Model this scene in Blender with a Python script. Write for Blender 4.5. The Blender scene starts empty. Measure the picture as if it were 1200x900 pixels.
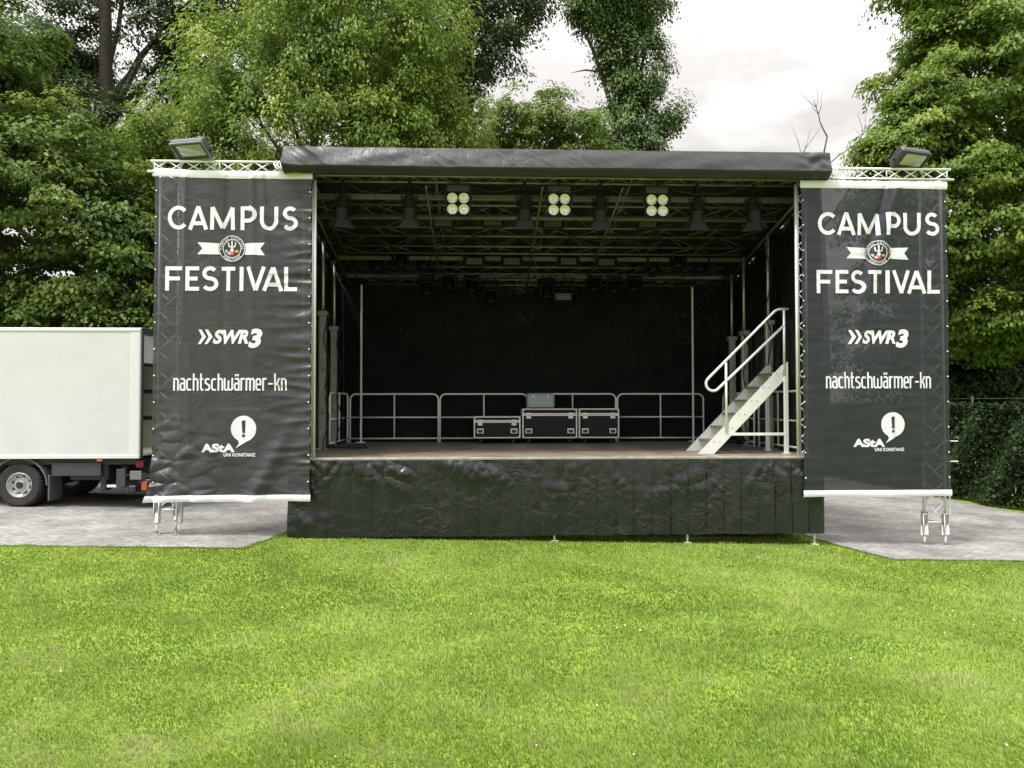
import bpy, bmesh, math, random
import numpy as np
from mathutils import Vector, Matrix, noise
random.seed(7); RNG = np.random.default_rng(11)
S = bpy.context.scene; COL = S.collection; R = math.radians; PI = math.pi

# ------------------------------------------------------------------ camera
cam_d = bpy.data.cameras.new("camera"); cam = bpy.data.objects.new("camera", cam_d); COL.objects.link(cam)
S.camera = cam
YAW, PITCH, ROLL, FPX = .0383, .0254, -.0011, 887.9
CP = Vector((-1.25, -12.4747, 2.2641))
cam_d.sensor_width = 36; cam_d.lens = FPX/1200*36; cam_d.clip_start = .1; cam_d.clip_end = 2000
fw = Vector((math.sin(YAW)*math.cos(PITCH), math.cos(YAW)*math.cos(PITCH), math.sin(PITCH)))
rt = Vector((math.cos(YAW), -math.sin(YAW), 0)); up = rt.cross(fw)
r2 = math.cos(ROLL)*rt + math.sin(ROLL)*up; u2 = -math.sin(ROLL)*rt + math.cos(ROLL)*up
cam.matrix_world = Matrix(((r2.x, u2.x, -fw.x, CP.x), (r2.y, u2.y, -fw.y, CP.y), (r2.z, u2.z, -fw.z, CP.z), (0, 0, 0, 1)))

# ------------------------------------------------------------------ world, sun, exposure
SUN_EL, SUN_AZ = R(60), R(232)      # azimuth clockwise from +Y: behind the camera, to its left
w = bpy.data.worlds.new("World"); S.world = w; w.use_nodes = True
nt = w.node_tree; N = nt.nodes; L = nt.links; N.clear()
def nn(t, **k):
    n = N.new(t)
    for a, v in k.items(): setattr(n, a, v)
    return n
out = nn('ShaderNodeOutputWorld'); bg = nn('ShaderNodeBackground'); bg.inputs['Strength'].default_value = .1
sky = nn('ShaderNodeTexSky', sky_type='NISHITA', sun_disc=False, sun_elevation=SUN_EL, sun_rotation=SUN_AZ)
tc = nn('ShaderNodeTexCoord'); sep = nn('ShaderNodeSeparateXYZ'); L.new(tc.outputs['Generated'], sep.inputs[0])
mx = nn('ShaderNodeMath', operation='MAXIMUM'); mx.inputs[1].default_value = 0; L.new(sep.outputs['Z'], mx.inputs[0])
lum = nn('ShaderNodeMath', operation='MULTIPLY_ADD'); lum.inputs[1].default_value = 23; lum.inputs[2].default_value = 5.4
sq = nn('ShaderNodeMath', operation='POWER'); sq.inputs[1].default_value = 1.7; L.new(mx.outputs[0], sq.inputs[0]); L.new(sq.outputs[0], lum.inputs[0])          # overcast sky: about three times brighter overhead than at the horizon
mp = nn('ShaderNodeMapping'); mp.inputs['Scale'].default_value = (1.4, 1.4, 4.5); L.new(tc.outputs['Generated'], mp.inputs[0])
mp.inputs['Location'].default_value = (2.3, .4, .15)
ns = nn('ShaderNodeTexNoise'); ns.inputs['Scale'].default_value = 2.2; ns.inputs['Detail'].default_value = 6; ns.inputs['Roughness'].default_value = .55
L.new(mp.outputs[0], ns.inputs['Vector'])
cr = nn('ShaderNodeValToRGB'); L.new(ns.outputs['Fac'], cr.inputs[0])
cr.color_ramp.elements[0].position = .40; cr.color_ramp.elements[0].color = (.63, .605, .585, 1)
cr.color_ramp.elements[1].position = .60; cr.color_ramp.elements[1].color = (1.0, .985, .965, 1)
cm = nn('ShaderNodeVectorMath', operation='SCALE'); L.new(cr.outputs[0], cm.inputs[0]); L.new(lum.outputs[0], cm.inputs['Scale'])
ns2 = nn('ShaderNodeTexNoise'); ns2.inputs['Scale'].default_value = 1.3; ns2.inputs['Detail'].default_value = 4; L.new(mp.outputs[0], ns2.inputs['Vector'])
cv = nn('ShaderNodeMapRange'); L.new(ns2.outputs['Fac'], cv.inputs[0])
for k, v in ((1, .25), (2, .45), (3, .65), (4, .97)): cv.inputs[k].default_value = v
mix = nn('ShaderNodeMix', data_type='RGBA'); L.new(cv.outputs[0], mix.inputs[0]); L.new(sky.outputs[0], mix.inputs[6]); L.new(cm.outputs[0], mix.inputs[7])
L.new(mix.outputs[2], bg.inputs['Color']); L.new(bg.outputs[0], out.inputs['Surface'])
sl = bpy.data.lights.new("sun", 'SUN'); sl.energy = 3.2; sl.angle = R(14); sl.color = (1, .98, .94)
so = bpy.data.objects.new("sun", sl); COL.objects.link(so)
sd = Vector((math.sin(SUN_AZ)*math.cos(SUN_EL), math.cos(SUN_AZ)*math.cos(SUN_EL), math.sin(SUN_EL)))
so.rotation_euler = sd.to_track_quat('Z', 'Y').to_euler(); so.location = (0, -20, 30)
S.view_settings.view_transform = 'Standard'; S.view_settings.look = 'None'; S.view_settings.gamma = 1
S.view_settings.exposure = .62
try: S.view_settings.use_curve_mapping = False
except Exception: pass

# ------------------------------------------------------------------ materials
def mat(name, col, rough=.5, metal=0, spec=.5, var=0, vscale=4, bump=0, bscale=40, bdist=.01, trans=0, translucent=0, tint=None, rvar=0, emit=None, crease=None):
    m = bpy.data.materials.new(name); m.use_nodes = True; t = m.node_tree; n = t.nodes; l = t.links
    b = n['Principled BSDF']; o = n['Material Output']
    b.inputs['Base Color'].default_value = (*col, 1); b.inputs['Roughness'].default_value = rough
    b.inputs['Metallic'].default_value = metal; b.inputs['Specular IOR Level'].default_value = spec
    co = n.new('ShaderNodeTexCoord'); colour = None
    if var or rvar:
        x = n.new('ShaderNodeTexNoise'); x.inputs['Scale'].default_value = vscale; x.inputs['Detail'].default_value = 5; x.inputs['Roughness'].default_value = .65
        l.new(co.outputs['Object'], x.inputs['Vector'])
    if var:
        mr = n.new('ShaderNodeMapRange'); l.new(x.outputs['Fac'], mr.inputs[0])
        mr.inputs[1].default_value = .3; mr.inputs[2].default_value = .7; mr.inputs[3].default_value = 1-var; mr.inputs[4].default_value = 1+var
        v = n.new('ShaderNodeVectorMath'); v.operation = 'SCALE'; v.inputs[0].default_value = col; l.new(mr.outputs[0], v.inputs['Scale'])
        colour = v.outputs[0]
    if rvar:
        mr = n.new('ShaderNodeMapRange'); l.new(x.outputs['Fac'], mr.inputs[0])
        mr.inputs[1].default_value = .3; mr.inputs[2].default_value = .7; mr.inputs[3].default_value = max(.05, rough-rvar); mr.inputs[4].default_value = rough+rvar
        l.new(mr.outputs[0], b.inputs['Roughness'])
    if tint and translucent > .25: translucent = .42
    if tint:      # per-face 'tint' attribute from 0 to 1 runs between two pigments
        a = n.new('ShaderNodeAttribute'); a.attribute_name = 'tint'
        rp = n.new('ShaderNodeValToRGB'); l.new(a.outputs['Fac'], rp.inputs[0])
        for i, (p, c) in enumerate(tint):
            e = rp.color_ramp.elements[i] if i < 2 else rp.color_ramp.elements.new(p)
            e.position = p; e.color = (*c, 1)
        colour = rp.outputs[0]
    if colour is not None: l.new(colour, b.inputs['Base Color'])
    if bump:
        y = n.new('ShaderNodeTexNoise'); y.inputs['Scale'].default_value = bscale; y.inputs['Detail'].default_value = 4
        l.new(co.outputs['Object'], y.inputs['Vector'])
        bp = n.new('ShaderNodeBump'); bp.inputs['Strength'].default_value = bump; bp.inputs['Distance'].default_value = bdist
        l.new(y.outputs['Fac'], bp.inputs['Height']); l.new(bp.outputs[0], b.inputs['Normal'])
    if crease:      # sharp creases: ridged noise stretched along the cloth
        sc, st, ds, stretch = crease
        mp_ = n.new('ShaderNodeMapping'); mp_.inputs['Scale'].default_value = stretch; l.new(co.outputs['Object'], mp_.inputs[0])
        wz_ = n.new('ShaderNodeTexNoise'); wz_.inputs['Scale'].default_value = sc*.5; l.new(mp_.outputs[0], wz_.inputs['Vector'])
        ad = n.new('ShaderNodeVectorMath'); ad.operation = 'MULTIPLY_ADD'; ad.inputs[1].default_value = (.5, .5, .5); l.new(wz_.outputs['Color'], ad.inputs[0]); l.new(mp_.outputs[0], ad.inputs[2])
        y1 = n.new('ShaderNodeTexVoronoi'); y1.feature = 'DISTANCE_TO_EDGE'; y1.inputs['Scale'].default_value = sc; l.new(ad.outputs[0], y1.inputs['Vector'])
        y2 = n.new('ShaderNodeTexVoronoi'); y2.feature = 'DISTANCE_TO_EDGE'; y2.inputs['Scale'].default_value = sc*2.7; l.new(ad.outputs[0], y2.inputs['Vector'])
        y = n.new('ShaderNodeMath'); y.operation = 'MULTIPLY_ADD'; y.inputs[1].default_value = .4; l.new(y2.outputs['Distance'], y.inputs[0]); l.new(y1.outputs['Distance'], y.inputs[2])
        msk = n.new('ShaderNodeTexNoise'); msk.inputs['Scale'].default_value = 1.3; msk.inputs['Detail'].default_value = 2; l.new(co.outputs['Object'], msk.inputs['Vector'])
        mk = n.new('ShaderNodeMapRange'); l.new(msk.outputs['Fac'], mk.inputs[0]); mk.inputs[1].default_value = .38; mk.inputs[2].default_value = .62; mk.inputs[3].default_value = .15*st; mk.inputs[4].default_value = st
        bp = n.new('ShaderNodeBump'); bp.inputs['Distance'].default_value = ds; l.new(mk.outputs[0], bp.inputs['Strength']); l.new(y.outputs[0], bp.inputs['Height']); l.new(bp.outputs[0], b.inputs['Normal'])
    sh = b.outputs[0]
    if translucent:
        tl = n.new('ShaderNodeBsdfTranslucent'); ms = n.new('ShaderNodeMixShader'); ms.inputs[0].default_value = translucent
        if colour is not None: l.new(colour, tl.inputs[0])
        else: tl.inputs[0].default_value = (*col, 1)
        l.new(sh, ms.inputs[1]); l.new(tl.outputs[0], ms.inputs[2]); sh = ms.outputs[0]
    if trans:
        tr = n.new('ShaderNodeBsdfTransparent'); ms = n.new('ShaderNodeMixShader'); ms.inputs[0].default_value = trans
        l.new(sh, ms.inputs[1]); l.new(tr.outputs[0], ms.inputs[2]); sh = ms.outputs[0]
    if emit: b.inputs['Emission Color'].default_value = (*emit, 1); b.inputs['Emission Strength'].default_value = 1
    l.new(sh, o.inputs['Surface'])
    return m
M = {}
M['alu'] = mat('aluminium', (.62, .62, .60), .42, .75, var=.12, vscale=9, rvar=.1)
M['alu_bright'] = mat('bright_aluminium', (.80, .80, .78), .38, .35, var=.06, vscale=9)
M['alu_dull'] = mat('dull_aluminium', (.36, .36, .34), .5, .6, var=.2, vscale=7)
M['truss_shaded'] = mat('shaded_truss_aluminium', (.17, .168, .150), .45, .5, var=.25, vscale=5)  # roof shade and olive lawn reflection are mixed into this metal's colour
M['tube_white'] = mat('pale_galvanised_tube', (.90, .90, .90), .35, 0, var=.06, vscale=9)
M['steel'] = mat('galvanised_steel', (.72, .73, .73), .35, .7, var=.1, vscale=12)
M['tarp'] = mat('black_tarpaulin', (.030, .032, .035), .42, var=.25, vscale=3, rvar=.1, bump=.25, bscale=14, bdist=.02)
M['skirt'] = mat('black_vinyl', (.013, .0142, .0165), .25, spec=.6, var=.2, vscale=3, rvar=.05, crease=(4.5, .5, .05, (1, 1, 1)))
M['curtain'] = mat('black_stage_gauze', (.012, .0135, .0135), .8, spec=.1, var=.3, vscale=2, trans=.012)
M['side_curtain'] = mat('black_side_tarpaulin', (.010, .011, .011), .34, spec=.4, var=.3, vscale=2, crease=(2.5, .6, .04, (1, 1, .4)))
M['deck'] = mat('brown_stage_plywood', (.225, .190, .150), .42, var=.35, vscale=2.2, rvar=.12)
M['black'] = mat('black_paint', (.006, .006, .007), .55, spec=.35, var=.2, vscale=8)
M['blackgrey'] = mat('dark_grey_paint', (.045, .047, .052), .5, var=.15, vscale=8)
M['door_grey'] = mat('matt_black_sheet', (.018, .018, .021), .7, spec=.2)
M['case_black'] = mat('black_laminate', (.007, .007, .009), .5, spec=.3)
M['rubber'] = mat('rubber', (.022, .021, .020), .8, var=.35, vscale=9)
M['banner_skylit'] = mat('banner_mesh_skylit', (.042, .041, .049), .36, var=.1, vscale=2, trans=.075, crease=(2.4, .42, .05, (1, 1, 1.25)))  # same mesh as the right banner, lightened as if reflecting the sky
M['banner_dark'] = mat('banner_mesh_black', (.018, .021, .028), .38, var=.1, vscale=2, trans=.10, crease=(2.0, .32, .05, (1.1, 1, 1.0)))
M['ink'] = mat('white_print', (.68, .68, .75), .55, var=.04, vscale=6)
M['hem'] = mat('white_hem_vinyl', (.74, .74, .81), .5, var=.05, vscale=5)
M['inkdark'] = mat('black_print', (.02, .02, .024), .5)
M['lens'] = mat('silvered_reflector', (.80, .79, .77), .24, .7)
M['glass'] = mat('lamp_glass', (.40, .42, .38), .12, .3)
M['truck_white'] = mat('white_truck_panel', (.56, .57, .565), .38, var=.05, vscale=1.3, rvar=.08)
M['truck_in'] = mat('plywood_lining', (.72, .69, .60), .6, var=.12, vscale=3)
M['rim'] = mat('silver_rim', (.50, .50, .50), .4, .4, var=.2, vscale=12)
M['chassis'] = mat('dark_chassis', (.022, .024, .028), .55, var=.4, vscale=6)
M['orange'] = mat('orange_reflector', (.45, .065, .02), .4)
M['red'] = mat('red_lens', (.11, .008, .01), .25)
M['plate'] = mat('number_plate', (.6, .6, .6), .4)
M['green'] = mat('green_canvas', (.012, .085, .06), .5, var=.2, vscale=3)
M['case_grey'] = mat('grey_case', (.34, .40, .43), .45, var=.08, vscale=9)
M['bark'] = mat('bark', (.085, .07, .052), .9, var=.4, vscale=7, bump=.8, bscale=14, bdist=.04)
M['barkdark'] = mat('dark_bark', (.05, .043, .036), .9, var=.4, vscale=7, bump=.8, bscale=14, bdist=.04)
M['twig'] = mat('bare_twig', (.10, .085, .08), .9, var=.3, vscale=6)
M['skin'] = mat('skin', (.45, .27, .2), .55); M['shirt'] = mat('grey_shirt', (.6, .6, .6), .8, var=.1); M['hair'] = mat('hair', (.03, .02, .015), .6); M['jeans'] = mat('jeans', (.04, .05, .09), .8)
for nm, c in (('p_orange', (.8, .25, .06)), ('p_red', (.65, .04, .04)), ('p_teal', (.04, .22, .2)), ('p_lilac', (.4, .38, .6)), ('p_peach', (.8, .42, .25)), ('p_blue', (.3, .5, .65))):
    M[nm] = mat('print_'+nm[2:], c, .55)
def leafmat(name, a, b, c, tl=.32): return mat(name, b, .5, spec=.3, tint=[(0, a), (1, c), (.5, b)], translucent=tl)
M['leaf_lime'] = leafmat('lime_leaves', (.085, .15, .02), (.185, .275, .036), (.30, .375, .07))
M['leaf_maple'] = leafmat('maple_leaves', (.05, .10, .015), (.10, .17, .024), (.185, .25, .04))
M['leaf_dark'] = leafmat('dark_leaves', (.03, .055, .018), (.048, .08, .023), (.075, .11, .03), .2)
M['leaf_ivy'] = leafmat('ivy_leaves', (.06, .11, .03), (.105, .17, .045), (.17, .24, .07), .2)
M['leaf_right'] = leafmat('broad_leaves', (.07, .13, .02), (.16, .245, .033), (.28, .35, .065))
M['leaf_hedge_shaded'] = leafmat('shaded_hedge_leaves', (.011, .025, .005), (.017, .036, .007), (.03, .055, .011), .2)  # leaf colours lowered to carry the shade of the overhanging trees

# ------------------------------------------------------------------ mesh helpers
class MB:
    def __init__(s): s.v = []; s.f = []; s.mi = []; s.cur = 0
    def add(s, vs, fs):
        o = len(s.v); s.v += [tuple(v) for v in vs]; s.f += [tuple(i+o for i in f) for f in fs]; s.mi += [s.cur]*len(fs)
    def box(s, c, d, c_=None, rot=None):
        """chamfered box: centre, size, chamfer"""
        h = [x/2 for x in d]; ch = min(h)*.12 if c_ is None else min(c_, min(h)*.9)
        vs = []; ix = {}
        for sx in (-1, 1):
            for sy in (-1, 1):
                for sz in (-1, 1):
                    for a in range(3):
                        p = [sx*h[0], sy*h[1], sz*h[2]]
                        for k in range(3):
                            if k != a: p[k] -= (sx, sy, sz)[k]*ch
                        ix[(sx, sy, sz, a)] = len(vs); vs.append(Vector(p))
        fs = []
        for a in range(3):
            b, c2 = (a+1) % 3, (a+2) % 3
            for sg in (-1, 1):
                q = []
                for tb, tcc in ((-1, -1), (1, -1), (1, 1), (-1, 1)):
                    k = [0, 0, 0]; k[a] = sg; k[b] = tb; k[c2] = tcc; q.append(ix[(*k, a)])
                fs.append(q if sg > 0 else q[::-1])
            for tb in (-1, 1):
                for tcc in (-1, 1):
                    k0 = [0, 0, 0]; k1 = [0, 0, 0]
                    k0[b] = k1[b] = tb; k0[c2] = k1[c2] = tcc; k0[a] = -1; k1[a] = 1
                    q = [ix[(*k0, b)], ix[(*k1, b)], ix[(*k1, c2)], ix[(*k0, c2)]]
                    fs.append(q if tb*tcc > 0 else q[::-1])
        for sx in (-1, 1):
            for sy in (-1, 1):
                for sz in (-1, 1):
                    q = [ix[(sx, sy, sz, a)] for a in range(3)]; fs.append(q if sx*sy*sz > 0 else q[::-1])
        m = rot if rot is not None else Matrix.Identity(3)
        s.add([m @ v + Vector(c) for v in vs], fs)
    def tube(s, p0, p1, r, n=8, r1=None, cap=True): s.path([p0, p1], [r, r if r1 is None else r1], n, cap)
    def path(s, pts, r, n=8, cap=True):
        pts = [Vector(p) for p in pts]; rs = r if isinstance(r, (list, tuple)) else [r]*len(pts)
        t0 = (pts[1]-pts[0]).normalized(); a = Vector((0, 0, 1)) if abs(t0.z) < .9 else Vector((1, 0, 0))
        x = t0.cross(a).normalized(); vs = []
        for i, p in enumerate(pts):
            t = (pts[min(i+1, len(pts)-1)]-pts[max(i-1, 0)]).normalized()
            x = (x-t*x.dot(t)).normalized(); y = t.cross(x)
            for k in range(n):
                an = 2*PI*k/n; vs.append(p+(x*math.cos(an)+y*math.sin(an))*rs[i])
        fs = []
        for i in range(len(pts)-1):
            for k in range(n):
                k2 = (k+1) % n; fs.append((i*n+k, i*n+k2, (i+1)*n+k2, (i+1)*n+k))
        if cap: fs.append(tuple(range(n))[::-1]); fs.append(tuple((len(pts)-1)*n+k for k in range(n)))
        s.add(vs, fs)
    def lathe(s, prof, n=20, m=None, c=(0, 0, 0)):
        """profile (r,z) about Z, then matrix m and offset"""
        m = m if m is not None else Matrix.Identity(3); vs = []
        for r_, z in prof:
            for k in range(n): vs.append(m @ Vector((r_*math.cos(2*PI*k/n), r_*math.sin(2*PI*k/n), z)) + Vector(c))
        fs = []
        for i in range(len(prof)-1):
            for k in range(n): fs.append((i*n+k, i*n+(k+1) % n, (i+1)*n+(k+1) % n, (i+1)*n+k))
        s.add(vs, fs)
    def grid(s, fn, nu, nv):
        o = len(s.v)
        for j in range(nv+1):
            for i in range(nu+1): s.v.append(tuple(fn(i/nu, j/nv)))
        for j in range(nv):
            for i in range(nu):
                a = o+j*(nu+1)+i; s.f.append((a, a+1, a+nu+2, a+nu+1)); s.mi.append(s.cur)
    def build(s, name, m, parent=None, smooth=False, label=None):
        me = bpy.data.meshes.new(name)
        off = Vector(parent.location) if (parent is not None and parent.parent is None) else Vector((0, 0, 0))
        if parent is not None and parent.parent is not None: off = Vector(parent.parent.location)
        me.from_pydata([tuple(Vector(v)-off) for v in s.v], [], s.f)
        for k in (m if isinstance(m, (list, tuple)) else [m]): me.materials.append(M[k] if isinstance(k, str) else k)
        me.polygons.foreach_set('material_index', s.mi)
        if smooth: me.polygons.foreach_set('use_smooth', [True]*len(s.f))
        me.update()
        o = bpy.data.objects.new(name, me); COL.objects.link(o)
        if parent is not None: o.parent = parent
        if label: o['label'] = label
        return o
def smooth_auto(o, ang=40):
    me = o.data; me.polygons.foreach_set('use_smooth', [True]*len(me.polygons))
    try: me.set_sharp_from_angle(angle=R(ang))
    except Exception: pass
    return o
def thing(name, label, cat, loc=(0, 0, 0), rz=0, group=None):
    o = bpy.data.objects.new(name, None); COL.objects.link(o); o.location = loc; o.rotation_euler = (0, 0, rz)
    o.empty_display_size = .2; o['label'] = label; o['category'] = cat
    if group: o['group'] = group
    return o
def tag(o, label, cat, group=None):
    o['label'] = label; o['category'] = cat
    if group: o['group'] = group
    return o
def copy_tree(o, parent=None):
    c = o.copy(); COL.objects.link(c)
    if parent is not None: c.parent = parent
    for ch in list(o.children): copy_tree(ch, c)
    return c
def nz(x, y, z=0): return noise.noise(Vector((x, y, z)))
def ground_z(x, y=0): return -.0225*x
def lattice(mb, a0, a1, b0, b1, rc, rd, n, chords=True, double=False):
    a0, a1, b0, b1 = map(Vector, (a0, a1, b0, b1))
    if chords: mb.tube(a0, a1, rc, 8); mb.tube(b0, b1, rc, 8)
    for i in range(n):
        f0, f1 = i/n, (i+1)/n
        P = [(a0.lerp(a1, f0), b0.lerp(b1, f1)), (b0.lerp(b1, f0), a0.lerp(a1, f1))]
        if double:
            for p, q in P: mb.tube(p, q, rd, 6)
        else:
            p, q = P[i % 2]; mb.tube(p, q, rd, 6)

# ------------------------------------------------------------------ setting: lawn, paving
def polyobj(name, pts, z_off, m, kind='structure', thick=0):
    bm = bmesh.new(); vs = [bm.verts.new((x, y, ground_z(x)+z_off)) for x, y in pts]; bm.faces.new(vs)
    if thick:
        r_ = bmesh.ops.extrude_face_region(bm, geom=list(bm.faces))
        for v in r_['geom']:
            if isinstance(v, bmesh.types.BMVert): v.co.z -= thick
    bmesh.ops.recalc_face_normals(bm, faces=bm.faces)
    me = bpy.data.meshes.new(name); bm.to_mesh(me); bm.free(); me.materials.append(m)
    o = bpy.data.objects.new(name, me); COL.objects.link(o); o['kind'] = kind
    return o
# soil and thatch colour under the blades
gm = mat('lawn_ground', (.17, .235, .035), .9, spec=.1, var=.35, vscale=1.2, bump=.6, bscale=60, bdist=.02)
polyobj('lawn', [(-150, -80), (150, -80), (150, 200), (-150, 200)], 0, gm)
pm = bpy.data.materials.new('worn_grey_paving'); pm.use_nodes = True
t = pm.node_tree; b = t.nodes['Principled BSDF']; b.inputs['Roughness'].default_value = .8
co = t.nodes.new('ShaderNodeTexCoord')
br = t.nodes.new('ShaderNodeTexBrick'); br.inputs['Scale'].default_value = 1; br.offset = .5
br.inputs['Brick Width'].default_value = .22; br.inputs['Row Height'].default_value = .11; br.inputs['Mortar Size'].default_value = .007; br.inputs['Mortar Smooth'].default_value = .4
br.inputs['Color1'].default_value = (.265, .255, .243, 1); br.inputs['Color2'].default_value = (.21, .203, .193, 1); br.inputs['Mortar'].default_value = (.13, .12, .105, 1)
n1 = t.nodes.new('ShaderNodeTexNoise'); n1.inputs['Scale'].default_value = .8; n1.inputs['Detail'].default_value = 8; n1.inputs['Roughness'].default_value = .7
n2 = t.nodes.new('ShaderNodeTexNoise'); n2.inputs['Scale'].default_value = 9; n2.inputs['Detail'].default_value = 6
mr = t.nodes.new('ShaderNodeMapRange'); mr.inputs[1].default_value = .32; mr.inputs[2].default_value = .68; mr.inputs[3].default_value = .55; mr.inputs[4].default_value = 1.35
mr2 = t.nodes.new('ShaderNodeMapRange'); mr2.inputs[1].default_value = .35; mr2.inputs[2].default_value = .65; mr2.inputs[3].default_value = .8; mr2.inputs[4].default_value = 1.15
vm = t.nodes.new('ShaderNodeVectorMath'); vm.operation = 'SCALE'; vm2 = t.nodes.new('ShaderNodeVectorMath'); vm2.operation = 'SCALE'
for x in (br, n1, n2): t.links.new(co.outputs['Object'], x.inputs['Vector'])
t.links.new(n1.outputs['Fac'], mr.inputs[0]); t.links.new(n2.outputs['Fac'], mr2.inputs[0])
t.links.new(br.outputs['Color'], vm.inputs[0]); t.links.new(mr.outputs[0], vm.inputs['Scale'])
t.links.new(vm.outputs[0], vm2.inputs[0]); t.links.new(mr2.outputs[0], vm2.inputs['Scale']); t.links.new(vm2.outputs[0], b.inputs['Base Color'])
bp = t.nodes.new('ShaderNodeBump'); bp.inputs['Strength'].default_value = .5; bp.inputs['Distance'].default_value = .01
t.links.new(br.outputs['Fac'], bp.inputs['Height']); bp.invert = True; t.links.new(bp.outputs[0], b.inputs['Normal'])
PAVE = [(-22, -1.35), (-4.786, -1.03), (-4.55, .25), (-4.55, 1.6), (4.5, 1.6), (4.5, .45), (4.94, -1.22), (9.9, -1.1), (10.98, 3.6), (10.68, 6.5), (10.15, 12), (-24, 12.5), (-24, -1.4)]
polyobj('paving', PAVE, .02, pm, thick=.08)

# ------------------------------------------------------------------ the stage (one trailer stage with its roof, truss, posts and curtains)
ZF = 1.376
stage = thing('mobile_stage', 'black covered open-air stage with wooden deck, truss roof and wrinkled black skirt', 'stage', (0, 0, 0))
mb = MB(); mb.box((0, 2.6, ZF-.06), (8.78, 5.2, .12), .004); mb.build('deck', 'deck', stage)
mb = MB(); mb.box((0, -.028, ZF-.022), (8.78, .05, .052), .006); mb.build('deck_edge', mat('worn_deck_edge', (.38, .35, .30), .5, .3, var=.3, vscale=5), stage)
def skirt_fn(x, z):
    """outward push of the skirt at stage coordinate x (metres) and height z"""
    t_ = (1.33-z)/1.22; d = .012*t_
    ph = x*3.15+.055*x*x+.10*nz(x*.8, 2, 2)+.03*nz(x*2, z*2.5, 6); q = 2*(ph % 1)-1; cell = math.floor(ph)
    side_ = min(1, max(0, (x+2.2)/4))                       # the pleats stand out more towards the right
    d += (.017+.015*side_)*(1+.5*nz(cell*.71, 3, 1))*(1-abs(q)**2.0)*min(1, .2+t_*2.0)-(.010+.001*side_)*max(0, 1-(1-abs(q))/.13)
    k = math.exp(-((t_-.14)/.24)**2); pat = min(1, max(.12, .45+2.2*nz(x*1.3, z*1.2, 3)))
    wx = x+.05*nz(x*2.5, z*2.6, 20); wz = z+.05*nz(x*2.6, z*2.5, 30); sh_ = .55*math.sin(x*1.9+1.3*nz(x*.9, 1, 1))
    F = noise.voronoi(Vector((wx*2.3+wz*sh_*2.3, 7.3, wz*2.0)))[0]; c1 = min(.5, F[1]-F[0])
    F = noise.voronoi(Vector((wx*5.2-wz*sh_*4, 3.1, wz*4.6)))[0]; c2 = min(.5, F[1]-F[0])
    d += k*pat*(.085*c1+.040*c2)
    pat2 = min(1, max(0, 2.6*nz(x*1.7, z*1.9, 44)))
    d += math.exp(-((t_-.5)/.3)**2)*pat2*(.035*c1+.03*c2)
    d += .010*max(0, 1-(t_)/.06)*nz(x*7, 1, 1)+.0012*nz(x*9, z*9, 1.5)
    if x < -3.6: d += .05*math.exp(-((z-.3)/.2)**2)*(-(x+3.6)/.8)*(1+.9*nz(x*5, z*6, 2))
    return d
mb = MB()
def sf(u, v):
    x = -4.39+8.78*u; z = 1.345-1.235*v-.008*nz(x*2, 0, 4)*v
    return (x, -.075-skirt_fn(x, z), z)
mb.grid(lambda u, v: sf(1-u, v), 720, 90)
for sx in (-1, 1):
    def ss(u, v, sx=sx):
        y = -.075+5.2*u; z = 1.345-1.2*v
        e = sf(0 if sx < 0 else 1, v); k = max(0, 1-u*12)
        return (sx*(4.39+.03*nz(y*2, z*3, 6+sx)*v)*(1-k)+e[0]*k, (y)*(1-k)+(e[1]+(y+.075))*k, z)
    mb.grid(ss if sx > 0 else (lambda u, v, f=ss: f(1-u, v)), 60, 14)
mb.grid(lambda u, v: (-4.39+8.78*u, 5.16, 1.345-1.2*v), 10, 3)
smooth_auto(mb.build('skirt', 'skirt', stage), 80)
for x in (-3.9, -.08, 2.12, 4.25):
    for y in (-.02,) if x > -3 else (0.1,):
        mb = MB(); mb.tube((x, y, 1.25), (x, y, ground_z(x)+.012), .022); mb.box((x, y, ground_z(x)+.012), (.12, .12, .02), .004); mb.build('support_leg', 'steel', stage)
for x in (-3.9, 3.9):
    mb = MB(); mb.tube((x, 4.8, 1.25), (x, 4.8, ground_z(x)+.012), .03); mb.box((x, 4.8, ground_z(x)+.02), (.16, .16, .03)); mb.build('support_leg', 'steel', stage)
# posts
for sx in (-1, 1):
    mb = MB(); mb.tube((sx*4.0, -.02, ZF+.02), (sx*4.0, -.02, 5.93), .026, 12); mb.build('front_post', 'alu_bright', stage, True)
mb = MB(); mb.tube((-4.0, 4.75, ZF), (-4.0, 4.75, 4.95), .024, 10); mb.box((-4, 4.75, ZF+.012), (.2, .2, .02)); mb.build('rear_post', 'tube_white', stage)
mb = MB(); mb.tube((3.57, 4.75, ZF), (3.57, 4.75, 4.98), .024, 10); mb.box((3.57, 4.75, ZF+.012), (.2, .2, .02)); mb.build('rear_post', 'tube_white', stage)
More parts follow.
